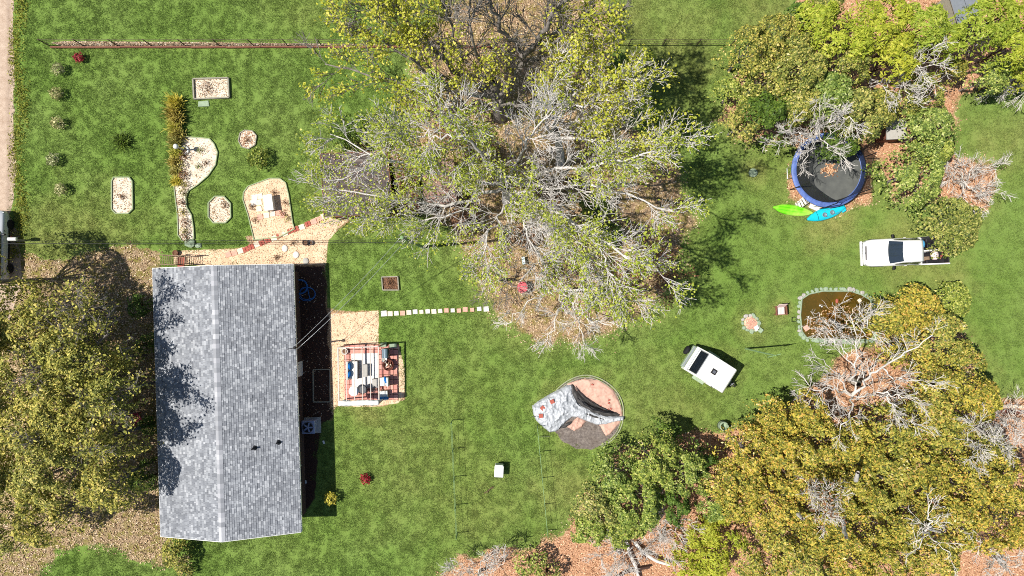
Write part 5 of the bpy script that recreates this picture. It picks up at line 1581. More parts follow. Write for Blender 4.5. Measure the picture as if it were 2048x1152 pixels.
fxs = list(range(100, 1500, 68))
for px in fxs:
    x, y = G(px, 92)
    MB().bar((x - fc.location.x, y - fc.location.y, 0), (x - fc.location.x + .02, y - fc.location.y, 1.25), .05).build('post', M['post'], fc)
x1 = G(fxs[-1], 92)[0] - fc.location.x
for z in (.5, .9, 1.22):
    MB().tube([(0, 0, z), (x1 * .5, 0.0, z - .02), (x1, 0, z)], .012, 4).build('wire', M['post'], fc)
for (xa, ya, xb, yb, l) in ((905, 840, 915, 1065, 'thin wire fence on the lower lawn, nearer the house'), (1074, 850, 1094, 1060, 'thin wire fence on the lower lawn below the pool tarp')):
    f2 = thing('wire_fence', l, 'fence', (*G(xa, ya), 0))
    a, b = Vector(f2.location), Vector((*G(xb, yb), 0)); d = b - a
    for i in range(5):
        q = d * (i / 4)
        MB().bar((q.x, q.y, 0), (q.x, q.y, 1.3), .045).build('post', M['pole'], f2)
    for z in (.6, 1.2):
        MB().tube([(0, 0, z), (d.x, d.y, z)], .010, 4).build('wire', M['pole'], f2)

# ------------------------------------------------------------------ vegetation: builders
def tubes_mesh(name, groups):
    """groups: list of (P (m,n,3), R (m,n), sides)"""
    VV, FF, off = [], [], 0
    for Pn, R, k in groups:
        m, n, _ = Pn.shape
        T = np.gradient(Pn, axis=1); T /= np.linalg.norm(T, axis=2, keepdims=True) + 1e-9
        ref = np.zeros_like(T); ref[..., 2] = 1; ref[np.abs(T[..., 2]) > .9] = (1, 0, 0)
        U = np.cross(T, ref); U /= np.linalg.norm(U, axis=2, keepdims=True) + 1e-9
        W = np.cross(T, U)
        a = np.arange(k) * 2 * np.pi / k
        ring = Pn[:, :, None, :] + R[:, :, None, None] * (U[:, :, None, :] * np.cos(a)[None, None, :, None] + W[:, :, None, :] * np.sin(a)[None, None, :, None])
        VV.append(ring.reshape(-1, 3))
        b = (np.arange(m)[:, None, None] * n + np.arange(n - 1)[None, :, None]) * k
        j = np.arange(k)[None, None, :]; j2 = (j + 1) % k
        FF.append(np.stack([b + j, b + j2, b + k + j2, b + k + j], -1).reshape(-1, 4) + off)
        off += m * n * k
    me = fast_mesh(name, np.concatenate(VV), np.concatenate(FF)); me.shade_smooth()
    return me

def resample(pts, n):
    pts = np.asarray(pts, float)
    d = np.r_[0, np.cumsum(np.linalg.norm(np.diff(pts, axis=0), axis=1))]
    t = np.linspace(0, d[-1], n)
    q = np.stack([np.interp(t, d, pts[:, i]) for i in range(3)], 1)
    for _ in range(2): q[1:-1] = .25 * q[:-2] + .5 * q[1:-1] + .25 * q[2:]
    return q

def grow(Pn, R, K, lr, ang, n, rf, rng, up=.15, tmin=.2, tmax=1.0, wig=.03):
    """K side shoots on every branch of (P, R); returns (P, R)"""
    m, np_, _ = Pn.shape
    t = tmin + (tmax - tmin) * (np.arange(K)[None, :] + rng.random((m, K))) / K
    x = t * (np_ - 1); i = np.minimum(x.astype(int), np_ - 2); f = (x - i)[..., None]
    mi = np.arange(m)[:, None]
    base = Pn[mi, i] * (1 - f) + Pn[mi, i + 1] * f
    T = Pn[mi, i + 1] - Pn[mi, i]; T /= np.linalg.norm(T, axis=2, keepdims=True) + 1e-9
    r0 = (R[mi, i] * (1 - f[..., 0]) + R[mi, i + 1] * f[..., 0])
    rd = rng.normal(size=T.shape); side = rd - (rd * T).sum(-1, keepdims=True) * T
    side /= np.linalg.norm(side, axis=2, keepdims=True) + 1e-9
    a = np.radians(ang[0] + (ang[1] - ang[0]) * rng.random((m, K)))[..., None]
    D = T * np.cos(a) + side * np.sin(a); D[..., 2] += up
    D /= np.linalg.norm(D, axis=2, keepdims=True)
    Ln = (lr[0] + (lr[1] - lr[0]) * rng.random((m, K))) * (1.15 - .55 * t)
    s = np.linspace(0, 1, n)
    C = base[:, :, None, :] + D[:, :, None, :] * (Ln[..., None] * s)[..., None]
    w = np.cumsum(rng.normal(size=C.shape) * wig, axis=2); w -= w[:, :, :1]
    C = C + w * (Ln / n)[..., None, None] * 1.6
    rb = np.minimum(r0 * rf, rf * .14)
    Rn = rb[..., None] * (1 - .72 * s)
    return C.reshape(m * K, n, 3), Rn.reshape(m * K, n)

def limb(pts, r0, r1, n=14):
    q = resample([list(P(*p)) for p in pts], n)
    q[1:-1] += RNG.normal(0, .10, (n - 2, 3))
    return q, np.linspace(r0, r1, n)

def big_tree(name, label, base_px, limbs, bark_m, leaf, leafn=4, lsize=.085, K=(11, 8, 5), lens=((1.6, 3.4), (.7, 1.5), (.3, .75)), group=None, seed=1, rs=1.0, leaf_spread=.16, up=.15, trunk_r=.38, tw=.0125, thr=.36):
    rng = np.random.default_rng(seed)
    bx, by = G(*base_px)
    tr = thing(name, label, 'tree', (bx, by, 0), 0, group)
    off = np.array([bx, by, 0])
    Ps, Rs = [], []
    for pts, r0, r1 in limbs:
        q, r = limb(pts, r0 * rs, r1 * rs); Ps.append(q - off); Rs.append(r)
    L0, R0 = np.array(Ps), np.array(Rs)
    fork = np.mean([q[0] for q in Ps], axis=0)
    tk = resample([(0, 0, 0), (fork[0] * .3, fork[1] * .3, fork[2] * .5), tuple(fork)], 14)
    link('trunk', tubes_mesh('trunk', [(tk[None], np.linspace(trunk_r * 1.25, trunk_r * .8, 14)[None], 12)]), M[bark_m], tr)
    L1, R1 = grow(L0, R0, K[0], lens[0], (25, 58), 7, .42, rng, up, .12)
    L2, R2 = grow(L1, R1, K[1], lens[1], (22, 52), 5, .5, rng, up * .8, .15)
    L3, R3 = grow(L2, R2, K[2], lens[2], (20, 55), 4, .6, rng, up * .5, .2)
    R2 = np.maximum(R2, tw * 1.5); R3 = np.maximum(R3, tw)
    link('limbs', tubes_mesh('limbs', [(L0, R0, 10), (L1, R1, 6)]), M[bark_m], tr)
    link('twigs', tubes_mesh('twigs', [(L2, R2, 4), (L3, R3, 3)]), M[bark_m], tr, 'stuff')
    if leaf:
        tips = np.concatenate([L3[:, 1:].reshape(-1, 3), L2[:, -1]])
        keep = vnoise(tips[:, 0] + bx + 50, tips[:, 1] + by + 50, .55, seed + 3) > thr
        tips = tips[keep]
        sel = tips[rng.integers(0, len(tips), int(len(L3) * leafn))]
        C = sel + rng.normal(0, leaf_spread, sel.shape)
        Vq, Fq = quads(C, lsize, rng, .8, aspect=.75)
        link('crown', fast_mesh('crown', Vq, Fq), M[leaf], tr, 'stuff')
    return tr

def crown_tree(px, py, rpx, h, leaf, label, group, name='evergreen_tree', dens=250, lsize=.09, bark_m='bark_grey', flat=.62, seed=0, asp=.6, lobes=None, clump=1.15, cat='tree'):
    rng = np.random.default_rng(seed)
    zc = h * .68
    c = P(px, py, zc); r = rpx / S * (H - zc) / H
    tr = thing(name, label, cat, (c.x, c.y, 0), 0, group)
    rz = min(r * flat, h * .36)
    p1, p2, p3 = rng.random(3) * 6.28
    n = int(dens * math.pi * r * r)
    ang = rng.random(n) * 6.283; q = np.sqrt(rng.random(n))
    Ra = r * (1 + .13 * np.sin(3 * ang + p1) + .09 * np.sin(5 * ang + p2) + .07 * np.sin(9 * ang + p3))
    x, y = q * Ra * np.cos(ang), q * Ra * np.sin(ang)
    amp = min(1.0, r / 1.8)
    def top(x, y):
        qq = np.minimum(1.2, np.hypot(x, y) / r)
        return rz * (1 - qq ** 2.3) + amp * 1.5 * (vnoise(x + 60, y + 60, clump, seed, 2) - .5) + .5 * amp * (vnoise(x + 60, y + 60, clump * 3.2, seed + 1, 1) - .5)
    z0 = top(x, y); e = .06
    Nn = np.stack([-(top(x + e, y) - z0) / e, -(top(x, y + e) - z0) / e, np.ones(n)], 1)
    Nn /= np.linalg.norm(Nn, axis=1, keepdims=True)
    cl = vnoise(x + 60, y + 60, clump, seed, 2)
    keep = (cl > .30 + .13 * q + .10 * rng.random(n)) | (rng.random(n) < .16)
    dep = rng.exponential(.13, n) + (q > .75) * rng.random(n) ** 2 * h * .35 * (q - .75) / .25 + (~(cl > .36)) * rng.random(n) * .8
    C = np.stack([x, y, np.maximum(zc + z0 - dep, .15)], 1)[keep]
    sz = lsize * (.7 + .6 * rng.random((len(C), 1)))
    Vq, Fq = quads(C, sz, rng, .5, Nn[keep] * .75 + np.array([0, 0, .6]), asp)
    link('crown', fast_mesh('crown', Vq, Fq), M[leaf], tr, 'stuff')
    nl = 12
    d = np.stack([np.cos(np.arange(nl) * 2.4), np.sin(np.arange(nl) * 2.4), np.zeros(nl)], 1)
    lc = d * (.35 + .45 * rng.random((nl, 1))) * r + np.array([0, 0, zc + .1])
    # trunk and the limbs that carry the clumps
    k = min(nl, 12); ends = lc[rng.permutation(nl)[:k]]
    n_ = 8; s = np.linspace(0, 1, n_)[None, :, None]
    st = np.array([0, 0, zc * .45]); mid = (st + ends) / 2 + np.array([0, 0, -.1 * h]) * .5
    Q = (1 - s) ** 2 * st + 2 * s * (1 - s) * mid[:, None] + s * s * ends[:, None]
    rb = max(.05, r * .045)
    tk = resample([(0, 0, 0), (rng.normal(0, .08), rng.normal(0, .08), zc * .5), (rng.normal(0, .1), rng.normal(0, .1), zc * .95)], 8)
    link('trunk', tubes_mesh('trunk', [(tk[None], np.linspace(rb * 1.5, rb * .5, 8)[None], 8), (Q, np.tile(np.linspace(rb * .6, rb * .18, n_), (k, 1)), 5)]), M[bark_m], tr)
    return tr

def shrub(px, py, r, h, leaf, label, group=None, n=420, lsize=.07, asp=.5, spiky=False, name='shrub', cat='shrub', seed=0):
    rng = np.random.default_rng(seed + int(px) * 7 + int(py))
    c = P(px, py, h * .6)
    tr = thing(name, label, cat, (c.x, c.y, 0), 0, group)
    if spiky:
        th = rng.random(n) * 6.283; el = .35 + 1.0 * rng.random(n)
        L = h * (.7 + .6 * rng.random(n)); b = rng.normal(0, r * .4, (n, 2))
        D = np.stack([np.cos(th) * np.cos(el) * r / h * 1.2, np.sin(th) * np.cos(el) * r / h * 1.2, np.sin(el)], 1)
        A = np.column_stack([b, np.zeros(n)]); B = A + D * L[:, None] * .6; Cc = A + D * L[:, None]; Cc[:, 2] *= .8
        W = np.stack([-np.sin(th), np.cos(th), 0 * th], 1) * lsize * .5
        V = np.stack([A - W, A + W, B + W, B - W, Cc], 1).reshape(-1, 3)
        o = np.arange(n)[:, None] * 5
        F = np.concatenate([o + np.array([[0, 1, 2, 2]]), ]) if False else None
        me = fast_mesh('foliage', np.stack([A - W, A + W, B + W * .9, B - W * .9], 1).reshape(-1, 3), np.arange(4 * n).reshape(-1, 4))
        me2 = np.stack([B - W * .9, B + W * .9, Cc + W * .15, Cc - W * .15], 1).reshape(-1, 3)
        V = np.concatenate([np.stack([A - W, A + W, B + W * .9, B - W * .9], 1).reshape(-1, 3), me2])
        link('foliage', fast_mesh('foliage', V, np.arange(8 * n).reshape(-1, 4)), M[leaf], tr, 'stuff')
    else:
        v = rng.normal(size=(n, 3)); v[:, 2] = np.abs(v[:, 2]) * 1.0 - .15
        v /= np.linalg.norm(v, axis=1, keepdims=True)
        bump = 1 + .28 * np.sin(v[:, 0] * 7 + seed) * np.cos(v[:, 1] * 6 + px)
        C = v * (bump * (.5 + .5 * rng.random(n) ** .5))[:, None] * np.array([r, r, h * .5]) + np.array([0, 0, h * .52])
        Vq, Fq = quads(C, lsize, rng, .6, v, asp)
        link('foliage', fast_mesh('foliage', Vq, Fq), M[leaf], tr, 'stuff')
    Q = []
    for i in range(6):
        a = i * 1.05; e = np.array([r * .6 * math.cos(a), r * .6 * math.sin(a), h * .7])
        Q.append(resample([(0, 0, 0), tuple(e * .5 + np.array([0, 0, .08])), tuple(e)], 5))
    link('stem', tubes_mesh('stem', [(np.array(Q), np.tile(np.linspace(.022, .008, 5), (6, 1)), 4)]), M['twig_dark'], tr)
    return tr

def bare_tree(px, py, limbs, label, group=None, bark_m='bark_white', K=(6, 4, 3), lens=((.7, 1.7), (.35, .9), (.2, .5)), seed=1, rs=1.0, base=None, leaf=None, leafn=0.5, name='bare_tree', trunk_r=.1):
    return big_tree(name, label, base or (px, py), limbs, bark_m, leaf, leafn, .06, tuple(max(3, round(k * .85)) for k in K), lens, group, seed, rs * .62, .12, .1, trunk_r, .0085)

# ------------------------------------------------------------------ the great trees in the middle
big_tree('leafing_tree', 'tall tree with dark forked limbs and fresh yellow green leaves at the top edge', (1000, 235), [
    ([(990, 195, 3.5), (921, 152, 5), (862, 86, 8), (807, 40, 11), (770, -20, 12)], .24, .07),
    ([(992, 193, 3.5), (1026, 168, 4.5), (1050, 113, 7), (1081, 74, 9), (1112, 23, 12), (1140, -30, 14)], .28, .09),
    ([(984, 190, 3.5), (925, 186, 5), (850, 150, 8), (776, 86, 10), (700, 50, 10.5)], .18, .05),
    ([(984, 194, 3.4), (930, 192, 4.5), (823, 172, 5.6), (737, 150, 6.4), (650, 128, 6.6)], .16, .04),
    ([(1042, 118, 6.5), (1036, 92, 8), (1003, 55, 10), (971, 0, 13), (965, -60, 14)], .16, .06),
    ([(1060, 104, 7.2), (1089, 66, 9), (1167, 50, 11), (1232, 50, 11)], .15, .05),
    ([(925, 150, 5.2), (918, 100, 8), (900, 40, 11), (880, -30, 13)], .15, .05),
    ([(985, 180, 4), (960, 140, 7), (940, 60, 11), (930, -30, 13)], .14, .05),
    ([(1040, 130, 5.8), (1090, 120, 8), (1140, 60, 10.5), (1190, 10, 11.5)], .14, .05),
    ([(862, 86, 8), (800, 70, 10), (720, 10, 11)], .10, .04),
    ([(1000, 200, 3.4), (1050, 215, 6), (1110, 190, 8), (1180, 160, 9)], .13, .04),
], 'bark_grey', 'leaf_spring', 2.7, .07, seed=3, trunk_r=.36, rs=.8, thr=.40)
big_tree('leafing_tree', 'broad tree with chalky white limbs sweeping down right, centre of the lawn', (1018, 400), [
    ([(1015, 368, 5), (1098, 409, 8), (1180, 470, 10), (1251, 508, 11.5), (1320, 545, 11)], .26, .06),
    ([(1016, 362, 5), (1100, 340, 8), (1196, 332, 10), (1273, 313, 11), (1345, 300, 11)], .20, .05),
    ([(1012, 362, 5), (971, 321, 8), (927, 272, 11), (890, 205, 13)], .22, .06),
    ([(1018, 368, 5), (1110, 376, 8), (1191, 370, 9.5), (1257, 395, 11), (1350, 424, 11)], .20, .05),
    ([(1012, 374, 5), (999, 442, 7), (970, 490, 8), (955, 520, 8)], .13, .04),
    ([(1008, 372, 5), (894, 412, 7), (785, 398, 8), (700, 375, 8.5), (642, 379, 8.5)], .20, .04),
    ([(1008, 366, 5), (927, 360, 7), (840, 332, 9), (746, 310, 10), (660, 268, 10)], .20, .04),
    ([(1018, 374, 5), (1059, 470, 7.5), (1085, 540, 8)], .14, .04),
    ([(1060, 390, 6.8), (1114, 431, 9), (1150, 500, 10), (1175, 560, 10)], .14, .04),
    ([(1015, 358, 5), (1040, 300, 8), (1075, 250, 11), (1110, 215, 12)], .18, .05),
    ([(1180, 470, 10), (1220, 540, 10.5), (1260, 600, 10)], .10, .035),
    ([(927, 272, 11), (860, 270, 11.5), (790, 268, 11)], .1, .035),
    ([(960, 400, 6.4), (880, 440, 7.4), (790, 430, 7.6), (700, 445, 7)], .10, .035),
    ([(1000, 350, 5.6), (960, 300, 7), (890, 300, 8), (800, 305, 8)], .10, .04),
], 'bark_pale', 'leaf_spring', 2.5, .062, K=(13, 8, 6), lens=((1.4, 3.2), (.7, 1.6), (.3, .8)), seed=11, trunk_r=.4, rs=.58, thr=.40, tw=.0115)
big_tree('leafing_tree', 'leafy yellow green tree right of centre beside the long branch shadows', (1120, 330), [
    ([(1100, 270, 5), (1125, 215, 7), (1180, 165, 9), (1210, 120, 10)], .18, .05),
    ([(1102, 272, 5), (1160, 240, 7), (1230, 220, 9), (1290, 190, 10)], .18, .05),
    ([(1104, 276, 5), (1180, 275, 7), (1260, 285, 8.5), (1330, 280, 8.5)], .15, .04),
    ([(1100, 268, 5), (1090, 215, 7), (1100, 150, 9), (1130, 100, 10)], .14, .04),
    ([(1125, 215, 7), (1170, 215, 8.5), (1215, 180, 9.5), (1240, 150, 9.5)], .1, .035),
    ([(1140, 250, 6.5), (1200, 300, 8), (1290, 330, 8.5)], .1, .035),
], 'bark_pale', 'leaf_spring', 3.0, .07, K=(11, 7, 5), seed=23, trunk_r=.24, rs=.7)
bare_tree(1124, 584, [
    ([(1128, 579, 2.2), (1117, 541, 4), (1108, 500, 5)], .09, .03),
    ([(1128, 581, 2.2), (1147, 607, 4.5), (1174, 634, 5.5), (1224, 650, 6)], .10, .03),
    ([(1126, 582, 2.2), (1118, 620, 4.5), (1108, 655, 5.5), (1085, 690, 5.6)], .08, .025),
    ([(1147, 607, 4.5), (1160, 650, 5.5), (1170, 690, 5.6)], .07, .02),
    ([(1124, 580, 2.2), (1080, 590, 4), (1040, 620, 5), (1010, 650, 5)], .08, .025),
    ([(1130, 579, 2.2), (1180, 575, 4), (1230, 590, 5), (1280, 600, 5)], .08, .025),
], 'small bare white limbed tree at the lower tip of the great canopy', seed=31, K=(9, 7, 5), rs=1.15, lens=((.8, 1.8), (.4, 1.0), (.2, .55)))
bare_tree(1010, 560, [
    ([(1000, 560, 1.5), (985, 540, 3), (965, 545, 3.6)], .06, .02), ([(1002, 562, 1.5), (1010, 590, 3), (990, 620, 3.6)], .06, .02),
    ([(1004, 558, 1.5), (1030, 530, 3), (1055, 510, 3.6)], .06, .02), ([(1000, 560, 1.5), (975, 580, 3), (955, 600, 3.4)], .05, .02), ([(1004, 562, 1.5), (1040, 580, 3), (1060, 610, 3.4)], .05, .02)],
    'low dark twiggy bare tree around the faded red table', seed=37, bark_m='bark_grey', rs=1.1)
bare_tree(1280, 540, [
    ([(1290, 545, 1), (1320, 520, 2.2), (1345, 515, 2.6)], .04, .015), ([(1290, 545, 1), (1310, 570, 2.2), (1330, 590, 2.6)], .04, .015), ([(1288, 542, 1), (1290, 510, 2.2), (1295, 490, 2.6)], .04, .015), ([(1290, 545, 1), (1340, 550, 2.2), (1365, 560, 2.4)], .04, .015)],
    'reddish brown twiggy bush at the right rim of the great canopy', seed=41, bark_m='wood_red', K=(7, 6, 5), leaf='leaf_brown', leafn=1.2, name='twiggy_bush')
# undergrowth below the great trees
UG = [(710, 268, 48, 2.2, 'leaf_dark', 'dark green bush behind the shingled shed'), (690, 290, 30, 1.8, 'leaf_green', 'small green bush touching the corner of the shingled shed'),
      (930, 440, 30, 1.3, 'leaf_brown', 'brown bush below the wood store'), (1190, 420, 34, 1.4, 'leaf_dark', 'dark bush in the shade under the white limbs'), (1105, 380, 30, 1.4, 'leaf_brown', 'brown leaved bush near the centre trunk'),
      (960, 300, 34, 1.5, 'leaf_brown', 'russet bush between the two great trunks'), (1215, 470, 30, 1.2, 'leaf_dark', 'low dark bush nearest the long branch shadows'), (1050, 470, 26, 1.1, 'leaf_brown', 'low brown bush under the lower limbs'),
      (900, 260, 28, 1.4, 'leaf_brown', 'brown bush above the lean-to'), (1230, 120, 24, 1.6, 'leaf_dark', 'dark bush at the wire fence right of the tall tree'), (1255, 545, 30, 1.2, 'leaf_brown', 'brown low bush beside the red twiggy bush')]
for i, (px, py, r, h, lf_, lab) in enumerate(UG):
    crown_tree(px, py, r, h, lf_, lab, 'bushes under the great trees', 'bush', 420, .06, 'twig_dark', .8, 100 + i, cat='bush')
tag(crown_tree(1298, 122, 18, 2.2, 'leaf_spring', 'little yellow green sapling alone on the upper right lawn', None, 'sapling', 600, .07, 'bark_grey', .8, 140))

# ------------------------------------------------------------------ evergreen woods
OL, PI_, DK, GR, OK_ = 'leaf_olive', 'leaf_pine', 'leaf_dark', 'leaf_green', 'leaf_oak'
UR = [(1500, 100, 52, 6, OK_, 'olive green tree at the upper wood tip nearest the wire fence end'), (1560, 75, 50, 6.5, OK_, 'olive tree directly right of the upper wood tip'), (1605, 130, 60, 7, OK_, 'broad olive tree in the left part of the upper wood'),
      (1475, 180, 42, 4.5, GR, 'fresh green tree bulging over the lawn at the upper wood edge'), (1530, 160, 50, 6, OK_, 'olive tree behind the fresh green bulge of the upper wood'), (1490, 245, 40, 5, OK_, 'yellowish tree at the lower left edge of the upper wood'),
      (1545, 230, 55, 6, DK, 'dark green tree left of the bare white tree above the trampoline'), (1600, 200, 48, 6, OK_, 'olive tree just above the bare white tree at the trampoline'), (1655, 190, 52, 6.5, GR, 'green tree in the middle of the upper wood'),
      (1690, 130, 50, 7, OK_, 'olive tree below the bright pines of the upper wood'), (1715, 230, 55, 5.5, OK_, 'olive tree beside the flat hut roof'), (1680, 285, 36, 4.5, DK, 'dark tree overhanging the top rim of the trampoline'),
      (1765, 215, 40, 5, OK_, 'olive tree touching the fallen bare branches'), (1850, 195, 48, 5, OK_, 'yellow green tree at the right edge of the upper wood'), (1862, 260, 52, 5, GR, 'bright round tree right of the flat hut'),
      (1830, 350, 66, 4.6, GR, 'round yellow green tree between trampoline and truck'), (1910, 448, 58, 4.6, OK_, 'large olive tree hanging over the truck bed'), (1868, 300, 36, 4, GR, 'small green tree joining the two trees right of the trampoline'),
      (1640, 40, 44, 8, PI_, 'bright pine at the top edge, leftmost of the pines'), (1700, 75, 52, 8.5, PI_, 'bright pine below the leftmost pine'), (1765, 40, 56, 9, PI_, 'big bright pine in the middle of the top edge wood'), (1800, 110, 50, 8, PI_, 'bright pine above the fallen bare branches'),
      (1850, 50, 50, 9, PI_, 'bright pine left of the blue roofed hut'), (1905, 85, 40, 8, PI_, 'bright pine directly below the blue roofed hut'), (1985, 40, 52, 9, PI_, 'bright pine right of the blue roofed hut'), (2035, 90, 46, 8.5, PI_, 'bright pine in the top right corner'),
      (1990, 150, 36, 5, GR, 'green bush like tree at the pale clearing of the upper wood'), (2030, 150, 34, 5, PI_, 'bright small pine at the right edge above the clearing'), (1600, 30, 30, 6, DK, 'dark shrubby tree at the top edge beside the open lawn'), (1910, 140, 26, 4, OK_, 'thin olive tree by the dark gap of the upper wood'),
      (1660, 5, 34, 7, OK_, 'olive tree cut by the top edge above the leftmost pine'), (2040, 10, 40, 9, PI_, 'bright pine cut by the top right corner')]
for i, (px, py, r, h, lf_, lab) in enumerate(UR):
    pine = lf_ == PI_
    crown_tree(px, py, r, h, lf_, lab, 'trees of the upper wood', 'pine_tree' if pine else 'evergreen_tree', 620 if not pine else 430, .075 if not pine else .12, 'bark_grey' if not pine else 'bark_brown', .62, 200 + i, .6 if not pine else .32)
LR = [(1778, 640, 50, 4.5, OL, 'golden olive tree overhanging the right end of the pond'), (1835, 625, 50, 5, OL, 'golden olive tree behind the pond tree'), (1875, 675, 56, 5.5, OL, 'golden olive tree on the upper right rim of the lower wood'), (1810, 690, 50, 5, OL, 'golden tree just above the great bare tree'),
      (1925, 735, 50, 5.5, OL, 'golden olive tree at the right rim beside the far lawn'), (1950, 800, 50, 5.5, OL, 'olive tree at the right rim above the timber beam'), (1880, 755, 52, 6, OL, 'golden tree right of the great bare tree'), (1905, 602, 38, 2.6, GR, 'separate green bush above the lower wood by the truck'),
      (1500, 905, 58, 6, OL, 'golden olive tree at the left front of the lower wood'), (1555, 850, 50, 5, OL, 'golden tree at the lawn edge near the barrel'), (1620, 835, 46, 5, OL, 'golden tree at the lawn edge below the pond'), (1570, 920, 62, 6.5, OL, 'golden olive tree behind the lawn edge of the lower wood'),
      (1645, 905, 62, 6.5, OL, 'golden olive tree below the left boughs of the great bare tree'), (1720, 900, 58, 6.5, OL, 'golden olive tree straight below the great bare tree'), (1790, 860, 58, 6.5, OL, 'golden olive tree below right of the great bare tree'), (1855, 830, 55, 6, OL, 'olive tree in the right middle of the lower wood'),
      (1900, 880, 60, 6.5, OL, 'olive tree left of the dark gap at the right edge'), (1980, 900, 46, 6, OK_, 'thin greyish tree by the dark gap at the right edge'), (1480, 985, 58, 6.5, OL, 'golden tree between green tree clump and young pines'), (1545, 1010, 62, 7, OL, 'golden olive tree above the young pines'),
      (1620, 990, 62, 7, OL, 'golden tree with a rusty twig patch beside it'), (1700, 985, 62, 7, OL, 'golden tree above the pale leaning trunks'), (1775, 960, 62, 7, OL, 'golden tree in the heart of the lower wood'), (1850, 950, 58, 7, OL, 'golden tree at the right of the wood heart'),
      (1930, 960, 62, 7, OL, 'olive tree near the right edge below the dark gap'), (2015, 960, 60, 7, OL, 'olive tree cut by the right edge below the dark gap'), (1580, 1080, 58, 7, OL, 'golden tree at the bottom edge right of the young pines'), (1655, 1070, 60, 7, OL, 'golden tree beside the pale leaning trunks at the bottom'),
      (1735, 1060, 62, 7, OL, 'golden tree at the bottom centre of the lower wood'), (1815, 1040, 62, 7, OL, 'golden tree left of the forked white branch'), (1895, 1050, 62, 7, OL, 'golden tree under the forked white branch'), (1975, 1050, 62, 7, OL, 'olive tree above the bare branches in the corner'),
      (2040, 1050, 46, 7, OL, 'olive tree cut by the lower right edge'), (1530, 1140, 50, 6, OL, 'golden tree cut by the bottom edge nearest the young pines'), (1620, 1145, 56, 7, OL, 'golden tree cut by the bottom edge, second from the young pines'), (1700, 1140, 52, 7, OL, 'golden tree cut by the bottom edge, third from the young pines'),
      (1790, 1130, 56, 7, OL, 'golden tree cut by the bottom edge, fourth from the young pines'), (1870, 1130, 52, 7, OL, 'golden tree cut by the bottom edge beside the corner bare branches'), (1760, 1000, 44, 6, OK_, 'darker olive tree squeezed in the heart of the wood'),
      (1230, 950, 52, 5, GR, 'fresh green tree nearest the pool tarp'), (1310, 925, 58, 5.5, GR, 'round fresh green tree below the red shrub lawn edge'), (1370, 945, 52, 5.5, GR, 'grey green tree right of the round fresh green tree'), (1200, 1010, 48, 5, OK_, 'yellow green tree at the left rim of the green clump'),
      (1275, 1005, 56, 5.5, GR, 'green tree in the middle of the green clump'), (1345, 1010, 40, 5, DK, 'dark tree in the shade behind the green clump'), (1180, 1060, 36, 3.6, GR, 'small green tree lowest in the green clump'), (1250, 1055, 42, 4, GR, 'green tree above the fallen white logs'),
      (1400, 920, 36, 4, DK, 'dark tree beside the red flowering shrub'), (1330, 875, 34, 3, DK, 'dark bushy tree at the lawn edge above the green clump'), (1430, 1010, 34, 4, GR, 'green tree between clump and golden wood')]
for i, (px, py, r, h, lf_, lab) in enumerate(LR):
    crown_tree(px, py, r, h, lf_, lab, 'trees of the lower wood', 'evergreen_tree', 680, .07, 'bark_grey', .55, 300 + i, .6, clump=1.3)
YP = [(1385, 1085, 34, 3, 'young bright green pine, leftmost at the bottom'), (1420, 1065, 30, 3, 'young bright green pine just right of the leftmost'), (1360, 1125, 30, 2.6, 'young bright green pine beside the fallen white log'), (1430, 1120, 34, 2.8, 'young pine in the middle of the bottom group'),
      (1470, 1085, 28, 2.6, 'young pine nearest the golden wood'), (1400, 1148, 30, 2.6, 'young pine cut by the bottom edge'), (1440, 1035, 22, 2.6, 'little upright pine above the young pine group')]
for i, (px, py, r, h, lab) in enumerate(YP):
    crown_tree(px, py, r, h, PI_, lab, 'young pines at the bottom edge', 'young_pine', 300, .12, 'bark_brown', .8, 420 + i, .28)
LO = [(1060, 1130, 34, 2, 'low green bush at the bottom edge near the branch shadow', GR), (1095, 1148, 26, 2, 'low green bush at the bottom edge, right of its neighbour', OK_)]
for i, (px, py, r, h, lab, lf_) in enumerate(LO):
    crown_tree(px, py, r, h, lf_, lab, 'low bushes at the bottom edge', 'bush', 200, .07, 'twig_dark', .7, 440 + i, cat='bush')

# bare trees in the woods
WB = 'bare white trees in the woods'
bare_tree(1640, 300, [([(1630, 268, 3), (1655, 240, 5), (1680, 210, 6.5)], .07, .03), ([(1628, 272, 3), (1600, 265, 4.5), (1555, 262, 5.5)], .06, .02), ([(1630, 274, 3), (1625, 300, 4.5), (1600, 330, 5)], .06, .02), ([(1634, 272, 3), (1665, 300, 4.6), (1690, 318, 5)], .06, .02),
    ([(1632, 270, 3), (1640, 230, 5), (1640, 195, 6)], .05, .02), ([(1630, 272, 3), (1580, 285, 4.6), (1545, 280, 5)], .05, .02), ([(1655, 240, 5), (1690, 235, 6), (1715, 245, 6)], .05, .02)], 'bare white tree with drooping branches over the trampoline', WB, seed=51, rs=1.25, K=(8, 6, 5))
bare_tree(1810, 190, [([(1785, 155, 3), (1820, 125, 5), (1860, 100, 6.5), (1890, 85, 7)], .07, .025), ([(1785, 157, 3), (1770, 175, 4.6), (1768, 205, 5)], .05, .02), ([(1800, 142, 4), (1810, 175, 5), (1815, 205, 5.4)], .05, .02), ([(1820, 125, 5), (1845, 150, 6), (1860, 175, 6)], .05, .02), ([(1810, 133, 4.4), (1840, 135, 6), (1885, 130, 6.6)], .05, .02)],
    'bare white tree leaning to the right in the middle of the upper wood', WB, seed=53, rs=1.15, K=(8, 6, 4))
